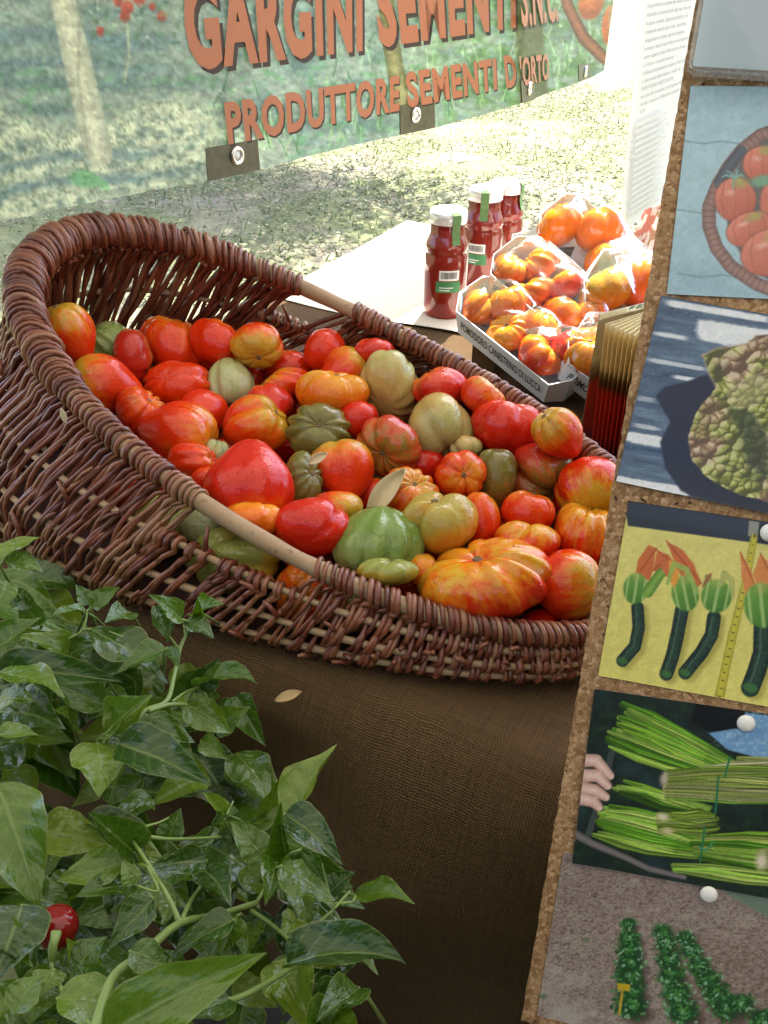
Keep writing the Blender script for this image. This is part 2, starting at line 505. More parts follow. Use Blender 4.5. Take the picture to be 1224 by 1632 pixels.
def burlap_mat(name, dark, light, pitch=0.0025):
    m, nt, b = new_mat(name)
    uvn = nd(nt, "ShaderNodeUVMap").outputs[0]
    oc = objcoord(nt)
    warp = nd(nt, "ShaderNodeTexNoise"); warp.inputs["Scale"].default_value = 9; nt.links.new(uvn, warp.inputs["Vector"])
    va = nd(nt, "ShaderNodeVectorMath", operation='MULTIPLY_ADD')
    nt.links.new(warp.outputs["Color"], va.inputs[0]); va.inputs[1].default_value = (.03, .03, 0); nt.links.new(uvn, va.inputs[2])
    w2 = nd(nt, "ShaderNodeTexNoise"); w2.inputs["Scale"].default_value = 130; w2.inputs["Detail"].default_value = 1; nt.links.new(uvn, w2.inputs["Vector"])
    vb = nd(nt, "ShaderNodeVectorMath", operation='MULTIPLY_ADD'); nt.links.new(w2.outputs["Color"], vb.inputs[0]); vb.inputs[1].default_value = (.0022, .0022, 0); nt.links.new(va.outputs[0], vb.inputs[2])
    sx = nd(nt, "ShaderNodeSeparateXYZ"); nt.links.new(vb.outputs[0], sx.inputs[0])
    k = 2 * math.pi / pitch
    a = mathn(nt, 'SINE', mathn(nt, 'MULTIPLY', sx.outputs[0], k)); c = mathn(nt, 'SINE', mathn(nt, 'MULTIPLY', sx.outputs[1], k))
    a = mathn(nt, 'MULTIPLY_ADD', a, .5); nt.nodes[-1].inputs[2].default_value = .5
    c = mathn(nt, 'MULTIPLY_ADD', c, .5); nt.nodes[-1].inputs[2].default_value = .5
    weave = mathn(nt, 'MAXIMUM', mathn(nt, 'MULTIPLY', a, .9), c)
    # thread-to-thread unevenness: stretched noises along either direction
    def stretched(sxv, syv):
        mp = nd(nt, "ShaderNodeMapping"); mp.inputs["Scale"].default_value = (sxv, syv, 1); nt.links.new(uvn, mp.inputs[0])
        return noise(nt, mp.outputs[0], 1, 2)
    th = mathn(nt, 'ADD', stretched(300, 14), stretched(14, 300))
    f = mathn(nt, 'MULTIPLY', weave, mathn(nt, 'MULTIPLY', th, .95), True)
    blot = noise(nt, oc, 7, 4)
    c1 = mixc(nt, f, dark, light)
    slub = ramp(nt, mathn(nt, 'ADD', stretched(120, 6), stretched(6, 120)), [(.42, (.45,) * 3), (.62, (1.25,) * 3)])
    c1 = mixc(nt, 1.0, c1, slub, 'MULTIPLY')
    c2 = mixc(nt, mathn(nt, 'MULTIPLY', blot, .35), c1, tuple(x * .5 for x in light))
    nt.links.new(c2, b.inputs["Base Color"]); b.inputs["Roughness"].default_value = 0.95
    b.inputs["Specular IOR Level"].default_value = 0.15
    bump(nt, b, f, 0.8, 0.0012)
    return m
burlap = burlap_mat("burlap", (0.008, 0.005, 0.0025), (0.128, 0.078, 0.036))
# cloth profile across W: flat, over the rounded edge, hanging down
prof = []                                     # (arc length, w, z)
Rr = .055; s = 0; wv = TW1 + .004
zt = 0.0
step = .02
n_flat = int((TW1 - TW0 - Rr) / step)
for i in range(n_flat + 1):
    prof.append((i * step, TW1 - i * step, 0.0, 0.0))
s0 = prof[-1][0]; we = prof[-1][1]
for i in range(1, 10):
    a = (math.pi / 2) * i / 9
    prof.append((s0 + Rr * a, we - Rr * math.sin(a), -Rr * (1 - math.cos(a)), a / (math.pi / 2)))
s1 = prof[-1][0]; we2 = prof[-1][1]
for i in range(1, 34):
    prof.append((s1 + i * .02, we2 - .012 * min(1, i / 8), -Rr - i * .02, 1.0))
nu = 90
cv, cuv = [], []
u_lo, u_hi = TU0 - .03, TU1 + .03
for (sl, w_, z_, hang) in prof:
    for i in range(nu):
        t = i / (nu - 1); u_ = u_lo + (u_hi - u_lo) * t
        q = fbm(np.array([u_ * 5 + 20]), np.array([sl * 5 + 20]), 3, 2)[0] - .5
        near = max(0, min(1, (TW0 + .22 - w_) / .22))
        fold = math.sin(u_ * 15 + 1.2 + sl * 2) * .8 + math.sin(u_ * 27 + sl * 5) * .35
        z2 = z_ + .006 * (q + .1) * (1 - hang) + .010 * math.exp(-((w_ - TW0 - .075) / .04) ** 2) * (1 - hang) + near * (1 - hang) * .004 * fold
        w2 = w_ - hang * (.030 * (fold + .8) * min(1, (-z_) * 6) + .012 * q)
        if t < .02 and hang == 0: z2 -= .03
        cv.append(uw(u_, w2, z2 + .002)); cuv.append((u_, sl))
# left-hand hanging side
cloth = mesh_obj("burlap_tablecloth", cv, [f[::-1] for f in grid_faces(nu, len(prof))], burlap, uvs=cuv)
tag(cloth, "dark brown burlap cloth covering the table and hanging over its front", "tablecloth")
sv, suv = [], []
for j in range(20):
    for i in range(70):
        w_ = TW0 + (TW1 - TW0) * i / 69; z_ = -.005 - .6 * j / 19
        sv.append(uw(u_lo - .004 - .02 * min(1, j / 4) + .02 * math.sin(w_ * 19) * min(1, j / 6), w_, z_)); suv.append((z_ + 3, w_))
mesh_obj("side_drape", sv, grid_faces(70, 20), burlap, cloth, uvs=suv)

# white paper covering the far part of the table
wp, wf = [], []
nwx, nwy = 40, 26
for j in range(nwy):
    for i in range(nwx):
        u_ = TU0 - .02 + (TU1 - TU0) * i / (nwx - 1); w_ = 1.42 + .012 * math.sin(u_ * 9) + (TW1 + .0 - 1.42) * j / (nwy - 1)
        wp.append(uw(u_, w_, .0068 + .0012 * math.sin(u_ * 13 + w_ * 7)))
top_n = len(wp)
wp += [p - Z * .0008 for p in wp]
wfs = grid_faces(nwx, nwy)
wsheet = mesh_obj("white_table_paper", wp, wfs + [tuple(k + top_n for k in f[::-1]) for f in wfs], simple("white_paper", (.70, .63, .52), .7, var=.06, scale=12))
tag(wsheet, "white paper laid over the far sunlit half of the table", "table paper")
# ------------------------------------------------------------------ printed banner along the back
BA = math.radians(37)
bdir = Vector((math.sin(BA), math.cos(BA), 0)); bn = Vector((math.cos(BA), -math.sin(BA), 0))
B0 = at_d(375, 247, 1.0); B0 = CAM + (B0 - CAM) * (1.7 / (B0 - CAM).y)
fold_pt = on_plane(826, 166, B0, bn)
FA = math.radians(21)
bdir2 = Vector((math.sin(FA), math.cos(FA), 0)); bn2 = Vector((math.cos(FA), -math.sin(FA), 0))
def banner_pt(px, py):
    if px <= 826: return on_plane(px, py, B0, bn), 0
    return on_plane(px, py, fold_pt, bn2), 1
edge_px = [(-330, 432), (-150, 390), (0, 353), (140, 324), (330, 288), (412, 270), (560, 232), (690, 204), (760, 186), (826, 166), (852, 157), (880, 146), (905, 138), (925, 130), (945, 122), (962, 112)]
cols = []
tot = 0
dense = []
for a, b_ in zip(edge_px[:-1], edge_px[1:]):
    k = max(2, int((b_[0] - a[0]) / 2.2))
    for i in range(k): dense.append((a[0] + (b_[0] - a[0]) * i / k, a[1] + (b_[1] - a[1]) * i / k))
dense.append(edge_px[-1])
bots = [banner_pt(*p)[0] for p in dense]
NB = len(bots)
rows = [.0045 * i for i in range(120)]; h = rows[-1]
while h < 1.25: h += .03; rows.append(h)
bv = []
for hh in rows:
    for i, p in enumerate(bots):
        nrm = bn if dense[i][0] <= 826 else bn2
        rip = .0016 * math.sin(i * .045 + hh * 3) + .001 * math.sin(i * .11 + 1)
        tilt = -.10 * hh                       # leans back slightly at the top
        bv.append(p + Z * hh + nrm * (rip + tilt * 0))
bx_, by_ = pix([tuple(v) for v in bv])
pr = Print(bx_, by_, (150, 158, 146))
X, Y = bx_, by_
n1 = fbm(X / 60, Y / 22, 1); n2 = fbm(X / 16, Y / 9, 2); n3 = fbm(X / 5, Y / 4, 3)
pr.put(np.clip((n1 - .35) * 3, 0, 1), (118, 136, 130))
pr.put(np.clip((n2 - .48) * 3, 0, 1) * .6, (150, 172, 158))
pr.put(np.clip((n2 - .55) * 5, 0, 1) * np.clip((Y - 60) / 60, 0, 1) * .8, (110, 150, 112))
# pale earth mounds at the left, blue furrow shadows
lo = np.clip((Y - (150 + .06 * X + 30 * np.sin(X / 60))) / 35, 0, 1) * np.clip((470 - X) / 160, 0, 1)
pr.put(lo * np.clip(.7 + (n2 - .5) * 2.5, 0, 1), (206, 206, 178))
pr.put(np.clip((n3 - .56) * 9, 0, 1) * lo * .6, (112, 128, 108))
for yy, th in ((262, 8), (300, 9), (60, 14), (105, 10)):
    f = np.exp(-((Y - yy + .14 * (X - 60) * (1 if yy > 200 else 0) + 7 * np.sin(X / 50)) / th) ** 2) * np.clip((330 - X) / 120, 0, 1)
    pr.put(f * .75, (116, 136, 138))
# grass greens to the right of centre and along the lower edge
gm = np.clip((X - 560) / 240, 0, 1)
pr.put(gm * np.clip(.25 + (n2 - .4) * 2.2, 0, 1), (98, 128, 78))
rs = np.random.default_rng(3)
for _ in range(210):                           # grass stalks in the print
    x0 = rs.uniform(330, 985); edge_y = 372 - .262 * x0
    y0 = edge_y + rs.uniform(-70, 5) if rs.random() < .7 else rs.uniform(0, max(20, edge_y))
    dx = rs.uniform(-22, 22); L_ = rs.uniform(18, 55)
    sel = (X > x0 - 45) & (X < x0 + 45) & (Y > y0 - 80) & (Y < y0 + 10)
    if not sel.any(): continue
    sub = Print(X[sel], Y[sel], (0, 0, 0)); sub.C = pr.C[sel]
    c_ = [(150, 178, 128), (92, 130, 84), (168, 186, 150), (74, 112, 76)][rs.integers(4)]
    sub.stroke([(x0, y0), (x0 + dx * .4, y0 - L_ * .6), (x0 + dx, y0 - L_)], [1.6, 1.2, .5], c_, k=.75)
    pr.C[sel] = sub.C
for _ in range(420):                           # leaf flecks and pebbles
    x0 = rs.uniform(-20, 980); y0 = rs.uniform(-30, 372 - .262 * x0)
    sel = (np.abs(X - x0) < 14) & (np.abs(Y - y0) < 12)
    if not sel.any(): continue
    sub = Print(X[sel], Y[sel], (0, 0, 0)); sub.C = pr.C[sel]
    c_ = [(132, 166, 128), (84, 118, 104), (190, 196, 170), (158, 170, 140)][rs.integers(4)]
    sub.ell(x0, y0, rs.uniform(3, 9), rs.uniform(2, 4), c_, rs.uniform(0, 3), .6, .6)
    pr.C[sel] = sub.C
# printed fence posts
pr.stroke([(92, -160), (100, 0), (128, 120), (158, 245)], [18, 20, 23, 22], (205, 201, 176), 2, edge=(165, 168, 150))
pr.stroke([(128, 10), (124, 120), (140, 240)], 2.5, (150, 150, 130), 3, .5)
pr.stroke([(612, -80), (618, 40), (640, 165)], [12, 13, 14], (150, 140, 100), 2, edge=(104, 104, 74))
pr.stroke([(835, -60), (842, 40), (850, 150)], [22, 22, 24], (86, 88, 58), 6, .7)
# tomato vines at the top
for x0, y0, r in ((188, 2, 9), (203, 12, 12), (199, 26, 10), (222, -2, 12), (258, 26, 9), (243, 10, 7), (160, 50, 8)):
    pr.ell(x0, y0, r, r * 1.05, (196, 96, 76), 0, .3, .9, (150, 80, 70))
for _ in range(30):
    x0, y0 = rs.uniform(150, 300), rs.uniform(-20, 70)
    pr.ell(x0, y0, rs.uniform(5, 12), rs.uniform(3, 6), [(98, 128, 98), (126, 150, 116), (70, 104, 88)][rs.integers(3)], rs.uniform(0, 3), .5, .6)
pr.stroke([(203, 40), (206, 90), (198, 130)], 2, (176, 178, 146), 2, .7)
pr.ell(135, 285, 30, 16, (122, 168, 124), .2, .3, .8)
pr.ell(165, 295, 14, 8, (140, 182, 140), .8, .3, .8)
# printed basket in the far corner
pr.stroke([(895, -40), (905, 10), (930, 60), (962, 92), (1010, 110)], [9, 9, 10, 10, 10], (150, 92, 66), 1.5, edge=(84, 54, 40), stripes=0)
pr.ell(942, 5, 22, 30, (214, 132, 66), .3, .2, 1, (150, 70, 40)); pr.ell(972, 40, 14, 36, (200, 112, 56), .1, .2, 1, (150, 70, 40))
pr.put(np.clip((X - 968) / 4, 0, 1) * np.clip((Y + 20) / 60, 0, 1) * .8, (150, 150, 120))
# square print panels showing as soft tone changes
pr.put(((X > 463) & (X < 640)).astype(float) * .10, (60, 90, 90))
pr.put(((X > 640) & (X < 822)).astype(float) * .08, (190, 210, 190))
gn = fbm(X / 9, Y / 6, 51)[:, None]; gn2 = fbm(X / 2.6, Y / 2.2, 53)[:, None]
pr.C = 128 + (pr.C - 128) * 1.18
pr.C = pr.C * (.68 + .55 * gn + .24 * gn2) * np.array([.96, .99, .98])
ban = mesh_obj("printed_banner", bv, [f[::-1] for f in grid_faces(NB, len(rows))], vcol_mat("banner_vinyl", 0.45, 0.0, 0.78, 0.38), loc=B0)
set_print(ban, pr.C)
tag(ban, "large printed vinyl banner with orange lettering hanging behind the table", "banner")
orange = simple("letter_orange", (0.40, 0.135, 0.058), .5, var=.05)
dark_l = simple("letter_shadow", (0.035, 0.018, 0.012), .6, var=.1)
def banner_text(body, p1, p2, cap_px, bold, name):
    a, s_ = banner_pt(*p1); b2, _ = banner_pt(*p2) if s_ == 0 else (on_plane(p2[0], p2[1], fold_pt, bn2), 1)
    if s_ == 0: b2 = on_plane(p2[0], p2[1], B0, bn)
    xd = (b2 - a); wd = xd.length; xd.normalize()
    nrm = bn if s_ == 0 else bn2
    up_pt = on_plane(p1[0] - .11 * cap_px * (1 if s_ == 0 else .6), p1[1] - cap_px, B0 if s_ == 0 else fold_pt, nrm)
    yd = up_pt - a; cap = yd.length; yd.normalize()
    off = nrm * .0034
    sh = cap * .085
    mesh_obj(name + "_shadow", *text_geo(body, a + off + xd * sh * .9 - yd * sh * .8, xd, yd, cap, bold=bold, width=wd), dark_l, ban, False)
    mesh_obj(name, *text_geo(body, a + off + nrm * .0015, xd, yd, cap, bold=bold, width=wd), orange, ban, False)
banner_text("GARGINI", (298, 104), (575, 74), 138, .045, "lettering")
banner_text("SEMENTI", (602, 68), (820, 38), 118, .045, "lettering")
banner_text("S.N.C.", (829, 39), (888, 30), 92, .03, "lettering")
banner_text("PRODUTTORE", (361, 227), (634, 173), 62, .04, "lettering")
banner_text("SEMENTI", (648, 169), (790, 140), 52, .04, "lettering")
banner_text("D", (805, 138), (822, 135), 48, .04, "lettering")
banner_text("'ORTO", (828, 137), (873, 125), 44, .03, "lettering")
# reinforcing patches and eyelets
patch_m = simple("patch_print", (0.075, 0.07, 0.032), .45, var=.7, scale=60)
ring_m = simple("eyelet_metal", (0.75, 0.74, 0.70), .22, .9, var=.15)
hole_m = simple("eyelet_cord", (0.85, 0.85, 0.82), .5)
for (q, c, ry) in (([(326, 236), (409, 222), (413, 270), (330, 289)], (375, 247), 15), ([(636, 168), (691, 158), (692, 203), (637, 215)], (660, 183), 13),
                   ([(829, 128), (850, 124), (852, 158), (831, 165)], (841, 141), 10), ([(921, 104), (940, 100), (941, 124), (922, 130)], (931, 114), 7)):
    pts = [banner_pt(*p)[0] for p in q]; nrm = bn if c[0] < 826 else bn2
    nrm2 = nrm * .0031
    v = [p + nrm2 for p in pts] + [p + nrm * .0 for p in pts]
    mesh_obj("corner_patch", v, [(3, 2, 1, 0), (0, 1, 5, 4), (1, 2, 6, 5), (2, 3, 7, 6), (3, 0, 4, 7)], patch_m, ban, False)
    cc = banner_pt(*c)[0] + nrm * .006
    t = Z.cross(nrm).normalized()
    r = (banner_pt(c[0], c[1] - ry)[0] - banner_pt(*c)[0]).length * .78
    ring = mesh_obj("eyelet", *tube_geo([cc + (t * math.cos(a) + Z * math.sin(a)) * r for a in np.linspace(0, 2 * math.pi, 25)[:-1]], r * .3, 8, closed=True), ring_m, ban)
    mesh_obj("eyelet_centre", *lathe_geo([(0, .004), (r * .5, .004), (r * .8, 0)], cc - nrm * .003, 16, nrm), hole_m, ring)
# ------------------------------------------------------------------ text poster standing at the far end of the table
PA = math.radians(34)
pd = Vector((math.sin(PA), math.cos(PA), 0)); pn = Vector((math.cos(PA), -math.sin(PA), 0)) * -1
P0 = at_z(986, 372, 0.004)
pn = Vector((-math.cos(PA), math.sin(PA), 0))            # side towards the camera is -pn
lean = (on_plane(1022, -60, P0, pn) - P0); lean.normalize()
PW, PH = 0.62, 1.05
pv, pf = [], []
npx, npy = 12, 14
for side in (0, 1):
    for j in range(npy):
        for i in range(npx):
            wob = .010 * math.sin(i * .6 + j * .35) * (j / npy)
            pv.append(P0 + pd * (PW * i / (npx - 1)) + lean * (PH * j / (npy - 1)) - pn * (wob + side * .002))
fs = grid_faces(npx, npy)
pf = [f[::-1] for f in fs] + [tuple(k + npx * npy for k in f) for f in fs]
def paper_mat(name, col, trans=.25, rough=.6):
    m, nt, b = new_mat(name)
    n1 = noise(nt, objcoord(nt), 30, 3); c = mixc(nt, n1, tuple(x * .96 for x in col), col)
    nt.links.new(c, b.inputs["Base Color"]); b.inputs["Roughness"].default_value = rough
    t = nd(nt, "ShaderNodeBsdfTranslucent"); nt.links.new(c, t.inputs[0])
    mx = nd(nt, "ShaderNodeMixShader"); mx.inputs[0].default_value = trans
    nt.links.new(b.outputs[0], mx.inputs[1]); nt.links.new(t.outputs[0], mx.inputs[2])
    nt.links.new(mx.outputs[0], nt.nodes["Material Output"].inputs[0])
    return m
poster = mesh_obj("text_poster", pv, pf, paper_mat("poster_paper", (.80, .80, .78)), loc=P0)
tag(poster, "tall white poster covered in small grey text behind the cork board", "poster")
ink = simple("grey_ink", (.16, .16, .16), .7)
ghost = simple("ghost_ink", (.60, .60, .56), .8, var=.04)
lines = ["per una agricoltura piu' sana e sostenibile", "che garantiscono un'azione dei residui in azienda", "importanti e la conservazione degli input meccanici", "In questo contesto, l'approccio endofitico, che",
         "comprende tutte le azioni volte a ripristinare,", "salvaguardare e utilizzare ogni microrganismo", "le simbiosi radicali micorriziche tra microrganismi del", "suolo e apparati radicali delle specie coltivate,", "e' di forte e crescente interesse.",
         "Un'alleanza fondamentale tra pianta e il fatto nel suolo", "e' determinata dalla presenza e vitalita' dei", "FUNGHI MICORRIZICI ARBUSCOLARI, AMF,", "ma anche dalla consistenza di microrganismi della", "rizosfera che possono efficacemente interagire con gli", "AMF"]
tb0 = on_plane(1008, 182, P0, pn); tb1 = on_plane(1019, 13, P0, pn)
stepv = (tb1 - tb0) / 13.0
tg, gg = [], []
for k, L in enumerate(lines):
    o_ = tb0 + stepv * (14 - k) - pn * .014 + pd * .012
    tg.append(text_geo(L, o_, pd, lean, stepv.length * .50, width=.30 * len(L) / 50 + .02))
mesh_obj("lettering", *join(*tg), ink, poster, False)
for k in range(16):
    o_ = on_plane(1003, 196, P0, pn) - stepv * (k + .6) * .92 - pn * .014 + pd * .012
    w_ = .27 * rnd.uniform(.82, 1)
    gg.append(([o_, o_ + pd * w_, o_ + pd * w_ + lean * stepv.length * .42, o_ + lean * stepv.length * .42], [(0, 1, 2, 3)]))
mesh_obj("show_through_lines", *join(*gg), ghost, poster, False)

# ------------------------------------------------------------------ cork board with pinned photographs
K = 0.70
bo = Vector((0.31655, 0.97520, TZ + 0.52587)); bo = CAM + (bo - CAM) * K
bu = Vector((0.97393, -0.22484, -0.03019)).normalized(); bvv = Vector((-0.13299, -0.45806, -0.87892)).normalized()
bnn = bvv.cross(bu).normalized()
if bnn.dot(CAM - bo) < 0: bnn = -bnn
def bpt(px, py, off=0.0): return on_plane(px, py, bo, bnn) + bnn * off
def cork_mat():
    m, nt, b = new_mat("cork")
    oc = objcoord(nt)
    v = nd(nt, "ShaderNodeTexVoronoi"); v.inputs["Scale"].default_value = 310; nt.links.new(oc, v.inputs["Vector"]); v.inputs["Randomness"].default_value = 1
    ve = nd(nt, "ShaderNodeTexVoronoi", feature='DISTANCE_TO_EDGE'); ve.inputs["Scale"].default_value = 310; nt.links.new(oc, ve.inputs["Vector"])
    sx = nd(nt, "ShaderNodeSeparateColor"); nt.links.new(v.outputs["Color"], sx.inputs[0])
    g = ramp(nt, sx.outputs[0], [(0, (.24, .13, .06)), (.35, (.36, .21, .10)), (.7, (.44, .27, .14)), (1, (.54, .36, .21))])
    e = ramp(nt, ve.outputs["Distance"], [(0, (.5, .5, .5)), (.06, (1, 1, 1))])
    c = mixc(nt, 1.0, g, e, 'MULTIPLY')
    n2 = noise(nt, oc, 130, 3); sp = ramp(nt, n2, [(.66, (0, 0, 0)), (.72, (1, 1, 1))])
    c = mixc(nt, sp, c, (.07, .035, .018))
    nt.links.new(c, b.inputs["Base Color"]); b.inputs["Roughness"].default_value = .9; b.inputs["Specular IOR Level"].default_value = .2
    bump(nt, b, mathn(nt, 'MINIMUM', ve.outputs["Distance"], .15), .4, .003)
    return m
BH = 1.105 * K; BW = .62
cvv, cff = [], []
nj = 200
rb = random.Random(4)
for j in range(nj + 1):
    y = -.26 + (BH + .26) * j / nj; jag = rb.uniform(-.0005, .0006)
    for (x, d) in ((jag, 0), (jag + .0008, -.009), (BW, 0), (BW, -.009)):
        cvv.append(bo + bu * x + bvv * y + bnn * d)
for j in range(nj):
    a, b_ = j * 4, j * 4 + 4
    cff += [(a, b_, b_ + 2, a + 2), (a + 1, a + 3, b_ + 3, b_ + 1), (a, a + 1, b_ + 1, b_), (a + 2, b_ + 2, b_ + 3, a + 3)]
cff += [(0, 2, 3, 1), (nj * 4, nj * 4 + 1, nj * 4 + 3, nj * 4 + 2)]
board = mesh_obj("cork_board", cvv, cff, cork_mat(), loc=bo + bvv * BH, smooth=False)
tag(board, "tall cork notice board leaning beside the basket, covered with photos", "notice board")
# easel carrying the board (below and behind it)
es = empty("wooden_easel", bo + bu * .31 + bvv * BH - Z * (bo + bvv * BH).z)
tag(es, "wooden easel standing behind the cork board", "easel")
base_c = bo + bvv * (BH + .012) - bnn * .012
mesh_obj("ledge", *box_geo(base_c + bu * .31, bu, bnn, bu.cross(bnn), .30, .024, .010), wood, es, False)
for sx_ in (.12, .50):
    top = bo + bu * sx_ + bvv * .25 - bnn * .026; d = (bo + bu * sx_ + bvv * BH - bnn * .026) - top
    end = top + d * (top.z / -d.z)
    mesh_obj("leg", *tube_geo([top, end], .014, 6), wood, es)

def photo(name, TL, BL, wide, painter, label, off, res=(320, 228), curl=0.0, gain=.9):
    a, b_ = bpt(*TL), bpt(*BL)
    yv = b_ - a; hgt = yv.length; yv.normalize(); xv = yv.cross(bnn).normalized()
    if xv.dot(bu) < 0: xv = -xv
    wd = hgt * wide
    nx, ny = res
    V = []
    for j in range(ny):
        for i in range(nx):
            fx, fy = i / (nx - 1), j / (ny - 1)
            cl = curl * (max(0, .25 - fx) ** 2 + max(0, fy - .8) ** 2) * 2
            V.append(a + xv * (wd * fx) + yv * (hgt * fy) + bnn * (off + cl))
    nb = len(V)
    F = [f[::-1] for f in grid_faces(nx, ny)]
    # paper thickness: a rim going back to the cork
    border = [i for i in range(nx)] + [j * nx + nx - 1 for j in range(1, ny)] + [(ny - 1) * nx + i for i in range(nx - 2, -1, -1)] + [j * nx for j in range(ny - 2, 0, -1)]
    for k in border: V.append(V[k] - bnn * .0007)
    m = len(border)
    for k in range(m): F.append((border[k], nb + k, nb + (k + 1) % m, border[(k + 1) % m]))
    px, py = pix([tuple(v) for v in V])
    C = painter(px, py)
    g1 = fbm(px / 2.2, py / 2.2, 61, 3)[:, None]; g2 = fbm(px / 11, py / 11, 67, 3)[:, None]
    C = C * (.90 + .12 * g1 + .10 * g2)
    C[nb:] = (215, 215, 212)
    o = mesh_obj(name, V, F, vcol_mat("photo_print", .38, .12, gain), loc=(a + b_) / 2)
    set_print(o, C)
    tag(o, label, "photo print")
    return o

def paint1(X, Y):
    p = Print(X, Y, (160, 196, 208))
    p.put(np.clip((Y - 330) / 200 + (fbm(X / 40, Y / 40, 2) - .5), 0, 1), (128, 166, 184))
    p.put(np.clip((fbm(X / 14, Y / 14, 3) - .5) * 2, 0, 1) * .25, (190, 212, 218))
    for ys in (227, 338, 440):
        p.stroke([(1080, ys - 4), (1120, ys + 2), (1150, ys - 2), (1185, ys + 3)], 1.3, (100, 128, 140), 2.5, .8)
    p.poly([(1155, 300), (1180, 258), (1215, 225), (1270, 200), (1420, 215), (1480, 330), (1400, 450), (1270, 470), (1195, 430), (1160, 370)], (78, 76, 74), 4)
    arc = [(1400, 175), (1290, 190), (1212, 216), (1182, 240), (1160, 268), (1143, 297), (1130, 330), (1130, 360), (1142, 395), (1165, 425), (1205, 452), (1260, 474), (1350, 490), (1440, 478)]
    m, s, al = p.stroke(arc, 11, (150, 104, 92), 1.2, edge=(96, 66, 60))
    p.put(m * np.clip(np.cos(al / 9.5 * 2 * math.pi) * 2 - 1, 0, 1) * .55, (72, 46, 42))
    p.stroke([(1182, 240), (1160, 268), (1146, 292)], 8.5, (66, 70, 84), 1.2, edge=(48, 50, 60))
    def tom(cx, cy, rx, ry, rot, g=True, lob=4):
        p.ell(cx, cy, rx + 1.5, ry + 1.5, (120, 50, 38), rot, .12)
        p.ell(cx, cy, rx, ry, (226, 122, 92), rot, .1, 1, (176, 66, 46))
        for k in range(-1, 2):
            x_ = cx + k * rx * .5
            p.stroke([(x_, cy - ry * .85), (x_ + k * rx * .15, cy), (x_, cy + ry * .85)], 1.0, (160, 66, 48), 3, .6)
        p.ell(cx - rx * .25, cy - ry * .3, rx * .35, ry * .22, (242, 178, 160), rot, .9, .75)
        if g: p.ell(cx + rx * .2, cy - ry * .75, rx * .55, ry * .38, (150, 160, 70), rot, .8, .8)
    for t in ((1215, 262, 32, 30, 0), (1290, 270, 50, 42, .2), (1262, 320, 52, 60, .3), (1380, 330, 60, 60, .2), (1172, 318, 34, 36, 0), (1330, 420, 70, 44, .1), (1195, 365, 40, 27, -.35), (1228, 402, 50, 38, -.3)):
        tom(*t)
    p.ell(1215, 288, 26, 12, (98, 160, 120), -.2, .5, .9)
    for d in ((-22, -8), (-14, -18), (4, -20), (14, -10), (-4, 10)):
        p.stroke([(1172, 283), (1172 + d[0] * .7, 283 + d[1] * .5), (1172 + d[0], 283 + d[1] + 8)], [2.2, 1.6, .8], (108, 158, 146), 1.2)
    return p.C
def wash(C, k=.2, w=(226, 236, 240)): return C * (1 - k) + np.array(w, float) * k  # white-blue haze mixed into the print colours, for sky reflection on the sheet
